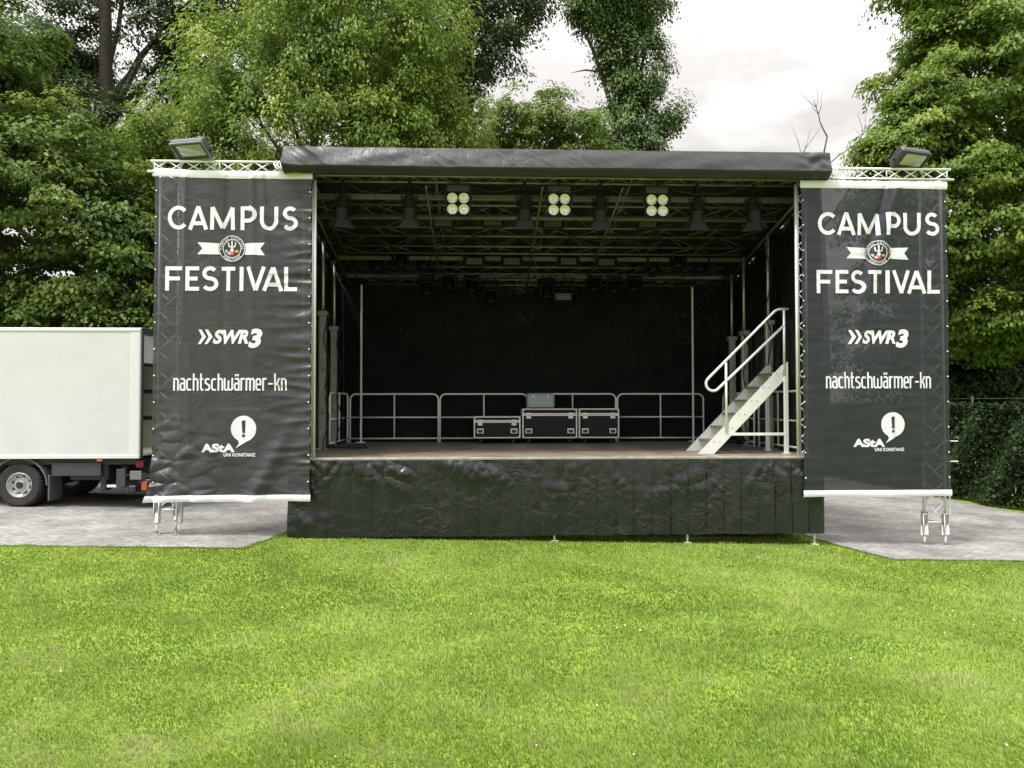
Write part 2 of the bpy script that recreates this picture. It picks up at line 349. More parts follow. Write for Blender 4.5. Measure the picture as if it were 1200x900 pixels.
# telescopic lifting masts on both sides
def roofz(y): return 5.93-.205*y
for x, y, top in ((-4.36, 2.35, 4.05), (-4.33, 3.3, 3.85), (4.25, 1.9, 3.85), (4.16, 3.0, 3.75), (4.22, 3.95, 3.72)):
    mb = MB(); mb.box((x, y, (ZF+top)/2), (.13, .13, top-ZF), .012)
    mb.box((x, y, top-.04), (.19, .19, .09), .01)
    for z in (ZF+.75, ZF+1.6): mb.box((x-.01*x, y-.08, z), (.07, .05, .10), .008)
    mb.box((x, y, ZF+.015), (.24, .24, .03), .004)
    o = mb.build('lifting_mast', 'alu_dull' if x < 0 else 'alu', stage)  # right masts take the paler metal, standing in for stronger light there
    mb = MB(); mb.tube((x, y, top-.05), (x, y, roofz(y)-.02), .03, 10); mb.build('inner_tube', 'alu', o, True)
mb = MB(); mb.box((4.22, 2.45, 2.45), (.05, 1.0, .07), .01); mb.build('mast_brace', 'alu_dull', stage)
# roof
def roof_top(y): return 6.385-.205*(y+.3)
mb = MB()
def rf(u, v):
    x = -4.45+8.91*u; y = -.3+5.75*v
    return (x, y, roof_top(y)+.02*nz(x*1.2, y*1.2, 1)*min(1, v*6))
mb.grid(rf, 60, 20)
mb.grid(lambda u, v: tuple(Vector(rf(1-u, v))-Vector((0, 0, .03+.0*v))), 60, 20)
for xx, fl in ((0, 1), (1, 0)):
    mb.grid((lambda u, v, xx=xx, fl=fl: tuple(Vector(rf(xx, u if fl else 1-u))-Vector((0, 0, .03+.33*(1-v)*(1 if True else 0)-.03*(1-v))))), 20, 4)
mb.build('roof_cover', 'tarp', stage, True)
def valf(u, v):
    x = -4.45+8.91*u; top = 6.385-.002*u; bot = 5.965+.006*math.sin(x*1.3)
    z = top+(bot-top)*v
    a = .11*min(v, .80)+.012*math.sin(min(1, v*1.15)*PI*.8)
    e = min(1, (x+4.45)/1.1); e2 = min(1, (4.46-x)/.7)
    a += .012*nz(x*1.6+v*1.2, v*1.8, 2)+.010*max(0, 1-abs(nz(x*4.4-v*2.4, v*.9, 7))*4)*max(0, .3+2*nz(x*.8, v, 50))+.005*nz(x*11-v*5, v*3, 17)*(.25+.75*math.sin(v*PI))
    a += (1-e)*.07*(1-abs(math.sin((x*4.6-v*2.3))))**1.6+(1-e2)*.07*nz(x*6, v*3, 4)
    y = -.30-a
    if v > .80: y += (v-.80)*.8
    return (x, y, z)
mb = MB(); mb.grid(lambda u, v: valf(u, v), 300, 28)
for xx, fl in ((0, 1), (1, 0)):
    mb.grid((lambda u, v, xx=xx, fl=fl: tuple(Vector(valf(xx, v)).lerp(Vector((valf(xx, v)[0], .35, valf(xx, v)[2]-.03)), (1-u) if fl else u))), 4, 14)
o = mb.build('roof_valance', mat('grey_black_tarpaulin', (.032, .033, .037), .38, var=.2, vscale=3, crease=(4, .3, .04, (1, 1, .8))), stage, True)
# bent tube ends poking out at the roof corners
for sx in (-1, 1):
    mb = MB()
    for k in range(3):
        x0 = sx*(4.47+.05*k)
        mb.path([(x0, -.22, 6.17), (x0+sx*.04, -.24, 6.12), (x0+sx*.01, -.25, 6.06), (x0-sx*.05, -.25, 6.01)], .014, 6)
    mb.build('roof_hook', 'alu_bright', stage, True)
# front truss seen below the valance
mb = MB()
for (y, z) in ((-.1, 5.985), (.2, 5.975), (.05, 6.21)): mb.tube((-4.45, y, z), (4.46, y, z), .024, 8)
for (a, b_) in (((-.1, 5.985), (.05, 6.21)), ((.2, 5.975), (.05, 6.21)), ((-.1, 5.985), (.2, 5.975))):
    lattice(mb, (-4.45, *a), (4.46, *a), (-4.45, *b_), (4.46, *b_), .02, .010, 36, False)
mb.build('front_truss', 'truss_shaded', stage, True)
mb = MB()
for k in range(26):
    x = -3.9+7.8*k/25+random.uniform(-.1, .1); mb.tube((x-.035, random.choice((-.1, .2)), 5.98), (x+.035, random.choice((-.1, .2)), 5.98), .0285, 8)
# roof trusses across the stage: lower chord pair and upper chord
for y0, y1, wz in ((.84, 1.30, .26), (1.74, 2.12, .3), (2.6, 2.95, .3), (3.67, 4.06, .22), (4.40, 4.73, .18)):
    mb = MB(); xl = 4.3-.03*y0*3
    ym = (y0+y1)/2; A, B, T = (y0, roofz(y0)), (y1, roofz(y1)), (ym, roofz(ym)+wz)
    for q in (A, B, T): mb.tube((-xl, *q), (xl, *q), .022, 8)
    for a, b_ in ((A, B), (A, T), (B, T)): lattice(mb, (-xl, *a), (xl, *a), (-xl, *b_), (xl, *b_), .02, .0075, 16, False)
    mb.build('roof_truss', 'truss_shaded', stage, True)
for y, h in ((.66, .1), (1.42, .09), (3.34, .09)):
    mb = MB(); mb.box((0, y, roofz(y)+.05), (8.5, .08, h), .012); mb.build('roof_purlin', 'truss_shaded', stage)
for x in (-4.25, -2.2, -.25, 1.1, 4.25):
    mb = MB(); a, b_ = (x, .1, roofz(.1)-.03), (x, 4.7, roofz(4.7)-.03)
    lattice(mb, a, b_, (x+.16, .1, roofz(.1)+.12), (x+.16, 4.7, roofz(4.7)+.12), .018, .007, 12); mb.build('roof_rafter', 'truss_shaded', stage, True)
# tarp bows between the purlins under the roof skin
mb = MB()
for k in range(17):
    x = -4.1+.51*k; mb.tube((x, .05, 6.22), (x+.02, 4.9, 5.24), .012, 6)
mb.build('roof_bow', 'chassis', stage)
for (x0, x1, y, zz) in ((-3.5, -2.6, .18, 5.93), (-2.4, -1.75, .16, 5.93), (-1.5, -.6, .2, 5.93), (-.45, .6, .15, 5.93), (.85, 1.65, .2, 5.93), (1.8, 3.2, .16, 5.93), (-3, -1.2, 2.0, 5.5), (.2, 2.4, 2.0, 5.5), (-2.4, -.3, 3.9, 5.1), (.8, 2.9, 3.9, 5.1)):
    mb = MB(); mb.path([(x0+(x1-x0)*k/14, y+.03*nz(k*.4, x0, 2), zz-(.10+.12*abs(nz(x0, x1)))*math.sin(PI*k/14)*(1+.4*nz(k*.5, x0, 7))) for k in range(15)], .011, 6); mb.build('truss_cable', 'rubber', stage, True)
# curtains
mb = MB()
def bc(u, v):
    x = -4.5+9.0*u; z = 5.18-3.85*v
    return (x, 5.12+.03*nz(x*1.2, z*.25, 3)+.015*nz(x*4, z*.3, 9), z)
mb.grid(bc, 120, 20); mb.build('back_curtain', 'curtain', stage, True)
for sx in (-1, 1):
    def sc_(u, v, sx=sx):
        y = .12+5.0*u; top = roofz(y)+.1; z = top+(ZF-.05-top)*v
        return (sx*(4.48+.05*nz(y*3.2, z*.3, 4*sx)+.02*nz(y*8, z*1.2, 3)+.03*max(0, 1-v*4)*nz(y*9, z*2, 8)), y, z)
    mb = MB(); mb.grid(sc_, 110, 40); mb.build('side_curtain', 'side_curtain', stage, True)
# black cables hanging on the masts
for x, y, z0, z1 in ((-4.27, 2.3, 4.0, ZF), (-4.2, 3.2, 3.9, ZF), (4.2, 1.82, 5.4, 2.4), (4.12, 2.9, 3.9, 1.6)):
    pts = [(x+.06*math.sin(k*1.3+x)+.02*random.random(), y-.06+.06*math.cos(k*.9), z0+(z1-z0)*k/12) for k in range(13)]
    mb = MB(); mb.path(pts, .012, 6); mb.build('mast_cable', 'rubber', stage, True)

# ------------------------------------------------------------------ banner frames (outer truss tower, inner ladder, top truss)
def banner_frame(sx, label):
    fr = thing('truss_stand', label, 'truss frame', (sx*6.4, 0, ground_z(sx*6.4)), 0, 'truss frames carrying the banners')
    gz = ground_z(sx*6.4)
    mb = MB(); A = (-.1, 6.19); B = (-.1, 6.02); C = (.1, 6.02); x0, x1 = sx*4.42, sx*6.62
    for q in (A, B, C): mb.tube((x0, *q), (x1 if q is A else x1+sx*.05, *q), .021, 8)
    for a, b_, dbl in ((A, B, True), (A, C, False), (B, C, False)): lattice(mb, (x0, *a), (x1, *a), (x0, *b_), (x1, *b_), .02, .009, 8, False, dbl)
    for f in (.03, .5, .97): mb.tube((x0+(x1-x0)*f, *A), (x0+(x1-x0)*f, *B), .012, 6)
    mb.build('top_truss', 'alu_bright', fr, True)
    T = [(sx*6.50, .0), (sx*6.14, .0), (sx*6.32, .30)]; zb = gz+.36
    mb = MB()
    for x, y in T: mb.tube((x, y, zb), (x, y, 6.03), .024, 8)
    for (a, b_) in ((T[0], T[1]), (T[1], T[2]), (T[0], T[2])):
        lattice(mb, (*a, zb+.05), (*a, 6.0), (*b_, zb+.05), (*b_, 6.0), .02, .010, 17, False, a is T[0] and b_ is T[1])
        mb.tube((*a, zb+.05), (*b_, zb+.05), .014, 6); mb.tube((*a, 6.0), (*b_, 6.0), .014, 6)
    mb.build('truss_tower', 'alu_bright', fr, True)
    I = [(sx*4.035, .0), (sx*4.20, .06)]
    mb = MB(); lattice(mb, (*I[0], ZF+.02), (*I[0], 5.98), (*I[1], ZF+.02), (*I[1], 5.98), .017, .010, 34); mb.build('inner_ladder_truss', 'alu_bright', fr, True)
    for x, y in T:
        mb = MB(); mb.box((x, y-.002, zb+.02), (.09, .09, .36), .012); mb.tube((x, y, zb-.14), (x, y, ground_z(x)+.03), .019, 10)
        mb.box((x, y, ground_z(x)+.028), (.10, .10, .012), .003); mb.tube((x-.06, y, zb-.16), (x+.06, y, zb-.16), .012, 6)
        mb.build('levelling_leg', 'alu_bright', fr, True)
    if sx > 0:
        mb = MB()
        for z in (1.62, 1.28): mb = MB(); mb.tube((6.50, 0, z), (6.72, -.02, z), .011, 6); mb.build('outrigger_pin', 'alu_bright', fr)
        mb = MB(); mb.tube((6.55, -.05, .4), (6.55, -.05, 1.05), .013, 6); mb.build('side_rod', 'alu_bright', fr)
    return fr
banner_frame(-1, 'silver truss frame holding up the left banner, beside the white truck')
banner_frame(1, 'silver truss frame holding up the right banner, beside the hedge')

# ------------------------------------------------------------------ banners
def arc(cx, cy, rx, ry, a0, a1, n=14): return [(cx+rx*math.cos(R(a0+(a1-a0)*k/n)), cy+ry*math.sin(R(a0+(a1-a0)*k/n))) for k in range(n+1)]
GLY = {  # geometric capitals in a unit box: list of centre lines
 'C': [arc(.52, .5, .44, .42, 42, 318, 22)],
 'A': [[(.03, 0), (.5, .98)], [(.97, 0), (.5, .98)], [(.2, .27), (.8, .27)]],
 'M': [[(.07, 0), (.09, .95)], [(.09, .95), (.5, .08)], [(.5, .08), (.91, .95)], [(.91, .95), (.93, 0)]],
 'P': [[(.12, 0), (.12, 1)], [(.12, .92), (.55, .92)]+arc(.55, .66, .36, .26, 90, -90, 12)+[(.12, .40)]],
 'U': [[(.1, 1), (.1, .42)]+arc(.5, .40, .40, .32, 180, 360, 16)+[(.9, 1)]],
 'S': [arc(.5, .72, .36, .21, 35, 180, 12)+arc(.5, .72, .36, .21, 180, 268, 8)[1:]+arc(.5, .29, .40, .22, 88, 0, 8)+arc(.5, .29, .40, .22, 0, -150, 12)[1:]],
 'F': [[(.12, 0), (.12, 1)], [(.12, .92), (.97, .92)], [(.12, .5), (.85, .5)]],
 'E': [[(.1, 0), (.1, 1)], [(.1, .92), (.97, .92)], [(.1, .5), (.85, .5)], [(.1, .08), (.97, .08)]],
 'T': [[(.5, 0), (.5, 1)], [(.02, .92), (.98, .92)]],
 'I': [[(.5, 0), (.5, 1)]],
 'V': [[(.04, 1), (.5, .02)], [(.96, 1), (.5, .02)]],
 'L': [[(.1, 1), (.1, 0)], [(.1, .08), (1, .08)]]}
# narrow minuscules (x height .72, bowls with clipped corners)
def _o(a): return a
GNA = {'n': [[(.1, 0), (.1, .74)], [(.1, .66), (.6, .70), (.9, .60), (.9, 0)]],
 'a': [[(.12, .68), (.7, .70), (.9, .6), (.9, 0)], [(.9, .42), (.3, .42), (.1, .34), (.1, .12), (.3, .05), (.9, .05)]],
 'c': [[(.92, .66), (.35, .68), (.1, .58), (.1, .14), (.35, .05), (.92, .05)]],
 'h': [[(.1, 0), (.1, 1)], [(.1, .66), (.6, .70), (.9, .60), (.9, 0)]],
 't': [[(.35, 1), (.35, .14), (.55, .05), (.95, .05)], [(.0, .68), (.95, .68)]],
 's': [[(.92, .67), (.3, .68), (.1, .6), (.1, .46), (.9, .3), (.9, .13), (.7, .05), (.08, .05)]],
 'w': [[(.06, .74), (.06, .12), (.16, .05), (.4, .05), (.5, .12), (.5, .6)], [(.5, .12), (.6, .05), (.84, .05), (.94, .12), (.94, .74)]],
 'ä': [[(.12, .68), (.7, .70), (.9, .6), (.9, 0)], [(.9, .42), (.3, .42), (.1, .34), (.1, .12), (.3, .05), (.9, .05)], [(.28, .84), (.28, .97)], [(.74, .84), (.74, .97)]],
 'r': [[(.15, 0), (.15, .74)], [(.15, .62), (.5, .69), (.98, .69)]],
 'm': [[(.06, 0), (.06, .74)], [(.06, .67), (.4, .70), (.5, .62), (.5, 0)], [(.5, .64), (.82, .70), (.94, .62), (.94, 0)]],
 'e': [[(.9, .05), (.3, .05), (.1, .14), (.1, .58), (.3, .68), (.7, .68), (.9, .58), (.9, .36), (.1, .36)]],
 '-': [[(.05, .40), (.95, .40)]],
 'k': [[(.1, 0), (.1, 1)], [(.1, .36), (.45, .38), (.9, .74)], [(.45, .38), (.72, .3), (.92, 0)]]}
GW = {'w': 1.75, 'm': 1.75, 't': .8, 'r': .8, '-': 1.0}
def stroke(pts, wd):
    """strip polygon around a polyline with mitred joins: vertices and quads in 2D"""
    n = len(pts); L_, F_ = [], []
    for i, p in enumerate(pts):
        p = Vector(p); d0 = (p-Vector(pts[i-1])).normalized() if i else None; d1 = (Vector(pts[i+1])-p).normalized() if i < n-1 else None
        if d0 is None: m_ = Vector((-d1.y, d1.x)); k = 1
        elif d1 is None: m_ = Vector((-d0.y, d0.x)); k = 1
        else:
            n0, n1_ = Vector((-d0.y, d0.x)), Vector((-d1.y, d1.x)); m_ = (n0+n1_).normalized(); k = 1/max(.55, m_.dot(n0))
        L_ += [p+m_*wd/2*k, p-m_*wd/2*k]
    for i in range(n-1): F_.append((2*i+1, 2*i+3, 2*i+2, 2*i))
    return L_, F_
def font_mesh(txt, bold=0, shear=0):
    c = bpy.data.curves.new('t', 'FONT'); c.body = txt; c.offset = bold; c.shear = shear; c.size = 1; c.resolution_u = 4; c.fill_mode = 'BOTH'
    o = bpy.data.objects.new('t', c); COL.objects.link(o)
    me = bpy.data.meshes.new_from_object(o.evaluated_get(bpy.context.evaluated_depsgraph_get()))
    V_ = [(v.co.x, v.co.y) for v in me.vertices]; F_ = [tuple(p.vertices) for p in me.polygons]
    bpy.data.objects.remove(o); bpy.data.curves.remove(c); bpy.data.meshes.remove(me)
    return V_, F_
BY = -.17
def banner(name, label, x0, x1, zt, zb, matname, side, dx, dz):
    bn = thing(name, label, 'banner', ((x0+x1)/2, BY, zb-.11), 0, 'festival banners on both sides of the stage')
    W, H = x1-x0, zt-zb
    def disp(x, z):      # towards the camera (metres)
        u, v = (x-x0)/W, (zt-z)/H
        d = .045*math.sin(u*PI)*nz(u*2.2, v*1.5, 4+side)+.012*nz(u*5, v*4, 2+side)+.022*nz(u*6.5+v*(.8 if side < 0 else -2.2), v*.8, 14+side)
        # folds fanning out from the fixing points on the top edge
        for uc, sl, wdt, am in (((.62, .02, .035, .05), (.70, .20, .03, -.045), (.46, -.05, .03, -.035), (.2, -.02, .04, .02)) if side < 0 else ((.66, -.62, .07, .06), (.58, -.56, .05, -.05), (.3, -.05, .012, .022), (.60, 0, .012, .03))):
            c_ = uc+sl*v; ww = wdt*(.35+1.4*v); d += (.8 if side < 0 else .7)*am*math.exp(-((u-c_)/ww)**2)*math.exp(-v*(1.1 if side < 0 else .9))
        # small horizontal ripples pulled by the edge ties
        k = (max(0, (u-.62)/.38)**1.2*(1 if v > .1 else .3)+max(0, (.2-u)/.2)*max(0, v-.55)*2.2) if side < 0 else .16
        d += .030*k*(1-2*abs(nz(u*2.3+1.7, v*30, 6)))+.016*k*nz(u*7, v*48, 8)
        if side < 0 and v > .72:
            kk = (v-.72)/.28; q = (u-.72)*.9+(v-.93)*.9
            F = noise.voronoi(Vector((u*6+v*3, 5.5, v*22)))[0]; d += .16*kk*min(.5, F[1]-F[0])*max(.15, 1-abs(u-.1)*2.2)
            d += .09*kk*math.exp(-(q/.05)**2)+.055*kk*(1-2*abs(nz(u*3-v*6, v*16+u*5, 3)))*max(0, .45-u)*2
        return d
    def edge(x, z):      # the free edges are slightly scalloped between the ties
        u, v = (x-x0)/W, (zt-z)/H
        s_ = .012*abs(math.sin(v*PI*12)); x2 = x+(s_*max(0, 1-u*8)-s_*max(0, 1-(1-u)*8))
        if side < 0: x2 -= .05*max(0, (v-.9)/.1)**1.5*max(0, 1-u*3)
        return x2
    mb = MB()
    mb.grid(lambda u, v: (edge(x0+W*u, zt-H*v), BY-disp(x0+W*u, zt-H*v), zt-H*v), 130, 260)
    mb.cur = 1
    for k in range(12):
        for sx, xx in ((-1, x0+.03), (1, x1-.03)):
            z = zt-H*(k+.5)/12; mb.tube((xx, BY-disp(xx, z)-.006, z), (xx, BY-disp(xx, z)-.014, z), .013, 8)
    mb.build('fabric', [matname, 'hem'], bn, True)
    mb = MB()
    sag = (lambda u: .03*math.exp(-((u-.0)/.2)**2)) if side < 0 else (lambda u: 0)
    mb.grid(lambda u, v: (x0-.01+(W+.02)*u, BY-.006-disp(x0+W*u, zt)*(.3+.7*v)-.01*math.sin(v*PI), zt+.125+sag(u)-(.125-.008*nz(u*5, v, 1))*v), 80, 5)
    mb.build('top_hem', 'hem', bn, True)
    mb = MB()
    mb.grid(lambda u, v: (edge(x0+W*u, zb)-.01+.02*u-(.04*v*max(0, 1-u*4) if side < 0 else 0), BY-.004-disp(x0+W*u, zb)-.012*math.sin(v*PI), zb+.005-(.108-.006*math.sin(u*9))*v), 90, 5)
    mb.build('bottom_hem', 'hem', bn, True)
    PX = lambda px: (x0 if side < 0 else 4.05)+(px-183)/184*(2.465 if side < 0 else 2.45)+dx+(.012 if side < 0 else 0)
    PZ = lambda py: zt-(py-208)/372*H+dz
    def lay(nm, polys, mt, off=.006, lab=None):
        """polys: list of (verts2d in banner px, faces); laid on the cloth, cut fine enough to follow its folds"""
        bm = bmesh.new()
        for i, (V_, F_) in enumerate(polys):
            vs = [bm.verts.new((PX(x), BY-off-.0006*(i % 5), PZ(y))) for x, y in V_]
            for f in F_:
                try: bm.faces.new([vs[k] for k in f])
                except Exception: pass
        if bm.verts:
            xs = [v.co.x for v in bm.verts]; zs = [v.co.z for v in bm.verts]
            for lo, hi, ax in ((min(xs), max(xs), (1, 0, 0)), (min(zs), max(zs), (0, 0, 1))):
                q = lo+.05
                while q < hi:
                    bmesh.ops.bisect_plane(bm, geom=bm.verts[:]+bm.edges[:]+bm.faces[:], plane_co=Vector(ax)*q, plane_no=ax); q += .05
        for v in bm.verts: v.co.y -= disp(v.co.x, v.co.z)
        for f in bm.faces: f.normal_update()
        for f in bm.faces:
            if f.normal.y > 0: f.normal_flip()
        me = bpy.data.meshes.new(nm); bm.to_mesh(me); bm.free(); me.materials.append(M[mt])
        me.transform(Matrix.Translation(-bn.location)); o = bpy.data.objects.new(nm, me); COL.objects.link(o); o.parent = bn
        if lab: o['label'] = lab
        return o
    def word(boxes, y0, y1, wd):
        P_ = []
        for ch, a, b_ in boxes:
            for pl in GLY[ch]:
                V_, F_ = stroke([(a+x*(b_-a), y1-y*(y1-y0)) for x, y in pl], wd); P_.append((V_, F_))
        return P_
    lay('lettering', word([('C', 198.7, 222), ('A', 223.5, 244.5), ('M', 248.5, 277), ('P', 284, 303), ('U', 307.4, 328.8), ('S', 334.4, 352)], 241, 269, 4.6), 'ink', lab='large white word CAMPUS')
    lay('lettering', word([('F', 195.8, 216.5), ('E', 220.6, 236.5), ('S', 239.5, 258), ('T', 261.5, 278.5), ('I', 282.5, 289), ('V', 293, 313.5), ('A', 312.5, 334), ('L', 337.5, 352)], 312.5, 341, 4.6), 'ink', lab='large white word FESTIVAL')
    # ribbon and emblem
    rib = [([(233.5, 284), (262, 285), (262, 298), (233.5, 298), (239.5, 291)], [(0, 1, 2, 4), (4, 2, 3)]), ([(286, 285), (313.5, 284), (308, 291), (313.5, 299), (286, 298)], [(0, 1, 2), (0, 2, 4), (2, 3, 4)])]
    for q in rib: lay('ribbon', [q], 'ink')
    cx, cy = 274.2, 291
    disc = lambda r_, n=40: ([(cx+r_*math.cos(2*PI*k/n), cy+r_*math.sin(2*PI*k/n)) for k in range(n)], [tuple(range(n))])
    def ring(r0, r1, n=48): return ([(cx+r_*math.cos(2*PI*k/n), cy+r_*math.sin(2*PI*k/n)) for k in range(n) for r_ in (r0, r1)], [(2*k, 2*k+1, (2*k+3) % (2*n), (2*k+2) % (2*n)) for k in range(n)])
    lay('emblem_disc', [disc(16)], 'inkdark', .010)
    lay('emblem_ring', [ring(14.6, 15.4), ring(10.3, 11.1)], 'ink', .014)
    tr = [stroke([(cx, cy-8.5), (cx, cy+3)], 1.5), stroke([(cx-4.2, cy-6.5), (cx-3.6, cy-2.4), (cx, cy-1.6), (cx+3.6, cy-2.4), (cx+4.2, cy-6.5)], 1.3),
          ([(cx-2.2, cy+1), (cx, cy-1), (cx+2.2, cy+1), (cx+1.6, cy+4), (cx-1.6, cy+4)], [(0, 1, 2, 3, 4)]),
          ([(cx-5.2, cy-5.4), (cx-4.2, cy-8), (cx-3.2, cy-5.4)], [(0, 1, 2)]), ([(cx+3.2, cy-5.4), (cx+4.2, cy-8), (cx+5.2, cy-5.4)], [(0, 1, 2)]), ([(cx-1.1, cy-7.6), (cx, cy-10), (cx+1.1, cy-7.6)], [(0, 1, 2)])]
    lay('emblem_trident', tr, 'ink', .015)
    for k, (mt, pts) in enumerate((('p_lilac', [(-9, 2), (-6.5, 1), (-5, 3.5), (-7, 5)]), ('p_peach', [(-6, 5), (-2.6, 3.4), (-1, 6.6), (-3, 8)]), ('p_red', [(-1.8, 5), (2, 5), (3.6, 6), (0, 9)]), ('p_orange', [(3, 4), (5.6, 1.6), (8.8, 2.8), (6.6, 5)]), ('p_teal', [(1.8, 4), (4.4, 1.2), (5.4, 2), (3.2, 4.6)]), ('p_blue', [(-1.4, 2.6), (1.4, 2.6), (1.2, 4.8), (-1.2, 4.8)]))):
        lay('emblem_facet', [([(cx+x, cy+y) for x, y in pts], [tuple(range(len(pts)))])], mt, .0165)
    for txt, a0, sgn, sp in (('CAMPUS FESTIVAL', 90, 1, 13.2), ('KONSTANZ', 270, -1, 12.5)):
        rt_ = []
        for i, ch in enumerate(txt):
            if ch == ' ': continue
            V_, F_ = font_mesh(ch, .02)
            xs = [v[0] for v in V_]; mxx = (min(xs)+max(xs))/2
            th = R(a0-sgn*(i-(len(txt)-1)/2)*sp); s_ = 3.4
            ex, ey = (math.sin(th), math.cos(th)) if sgn > 0 else (-math.sin(th), -math.cos(th))     # along the text, in y-down pixels
            ux, uy = (math.cos(th), -math.sin(th)) if sgn > 0 else (-math.cos(th), math.sin(th))     # upwards
            ox, oy = cx+12.85*math.cos(th), cy-12.85*math.sin(th)
            rt_.append(([(ox+(x-mxx)*s_*ex+(y-.36)*s_*ux, oy+(x-mxx)*s_*ey+(y-.36)*s_*uy) for x, y in V_], F_))
        lay('emblem_lettering', rt_, 'ink', .014)
    def fit(txt, xa, xb, ya, yb, bold, shear=0):
        V_, F_ = font_mesh(txt, bold, shear); xs = [v[0] for v in V_]; ys = [v[1] for v in V_]
        return ([(xa+(x-min(xs))/(max(xs)-min(xs))*(xb-xa), yb-(y-min(ys))/(max(ys)-min(ys))*(yb-ya)) for x, y in V_], F_)
    chev = [([(a, 386.5), (a+3.4, 386.5), (a+9, 395), (a+2.6, 403.5), (a-.8, 403.5), (a+4.2, 395)], [(0, 1, 2, 5), (5, 2, 3, 4)]) for a in (235.6, 243.4)]
    lay('lettering', chev+[fit('SWR', 252.4, 295, 386.6, 403.4, .045, .28), fit('3', 294.8, 311.4, 385.4, 408.2, .05, .2)], 'ink', lab='white double arrow and slanted SWR3')
    txt = 'nachtschwärmer-kn'; ws = [GW.get(c, 1) for c in txt]; tot = sum(ws)+.28*(len(txt)-1); x = 206.7; s_ = (339.5-206.7)/tot; P_ = []
    for ch, wd in zip(txt, ws):
        for pl in GNA[ch]: P_.append(stroke([(x+a*wd*s_, 458-b_*20) for a, b_ in pl], 2.05))
        x += (wd+.28)*s_
    lay('lettering', P_, 'ink', lab='narrow white nachtschwärmer-kn')
    lay('lettering', [fit('AStA', 240, 279.5, 519.8, 530, .05), fit('UNI KONSTANZ', 266.4, 304.5, 530.9, 535, .03)], 'ink', lab='white AStA above small UNI KONSTANZ')
    bx, by = 290, 502.5
    bub = [(bx+15.2*math.cos(R(a)), by+15.2*math.sin(R(a))) for a in range(0, 360, 9)]
    tail = [(bx-7, by+12.5), (bx+6.5, by+13.2), (280.2, 525.4), (284.5, 519.5)]
    lay('speech_bubble', [(bub, [tuple(range(len(bub)))]), (tail, [(0, 1, 2, 3)])], 'ink')
    ex = [([(bx-2.4, by-9.5), (bx+2.2, by-9.8), (bx+1.7, by+4.6), (bx-1.5, by+4.8)], [(0, 1, 2, 3)]), ([(bx+2*math.cos(R(a)), by+8+1.7*math.sin(R(a))) for a in range(0, 360, 30)], [tuple(range(12))])]
    lay('exclamation_mark', ex, 'inkdark', .012)
    return bn
banner('banner', 'festival banner tinted with sky sheen, creased lower edge, left of the stage beside the truck', -6.52, -4.015, 5.895, .80, 'banner_skylit', -1, 0, 0)
banner('banner', 'blackish festival banner, diagonal fold, right of the stage beside the hedge', 4.02, 6.50, 5.835, .82, 'banner_dark', 1, .05, .04)

# ------------------------------------------------------------------ floodlights on the truss
def floodlight(x, y, z, tilt, rz, label, pale_frame):
    th = thing('floodlight', label, 'floodlight', (x, y, z), rz, 'floodlights on top of the trusses')
    th.rotation_euler = (0, 0, rz); m = Matrix.Rotation(tilt, 3, 'X'); c = Vector((x, y, z))
    mb = MB(); mb.box(c+m @ Vector((0, 0, .22)), (.60, .11, .36), .02, m)
    for k in range(9): mb.box(c+m @ Vector((-.26+.065*k, .085, .22)), (.012, .06, .30), .003, m)
    mb.build('housing', 'blackgrey', th)
    mb = MB()
    for a, b_ in (((-.285, -.062, .055), (.285, -.062, .055)), ((-.285, -.062, .385), (.285, -.062, .385)), ((-.285, -.062, .055), (-.285, -.062, .385)), ((.285, -.062, .055), (.285, -.062, .385))): mb.tube(c+m @ Vector(a), c+m @ Vector(b_), .018, 6)
    mb.build('front_frame', 'blackgrey' if not pale_frame else mat('pale_grey_frame', (.17, .17, .165), .5), th)  # flag picks a paler grey for the front frame
    mb = MB(); mb.box(c+m @ Vector((.02, -.06, .235)), (.44, .008, .21), .002, m); mb.build('lamp_glass', 'glass', th)
    mb = MB()
    for s_ in (-1, 1): mb.tube(c+Vector((s_*.12, 0, -.06)), c+m @ Vector((s_*.33, 0, .2)), .014, 6)
    mb.tube(c+Vector((-.12, 0, -.06)), c+Vector((.12, 0, -.06)), .014, 6); mb.tube(c+Vector((0, 0, -.12)), c+Vector((0, 0, .03)), .02, 8)
    mb.build('bracket', 'black', th)
    return th
floodlight(-5.88, -.02, 6.235, R(56), R(-15), 'pale-framed floodlight facing down on the truss above the left banner', True)
floodlight(5.86, .05, 6.225, R(52), R(17), 'black floodlight leaning forward on the truss above the right banner', False)

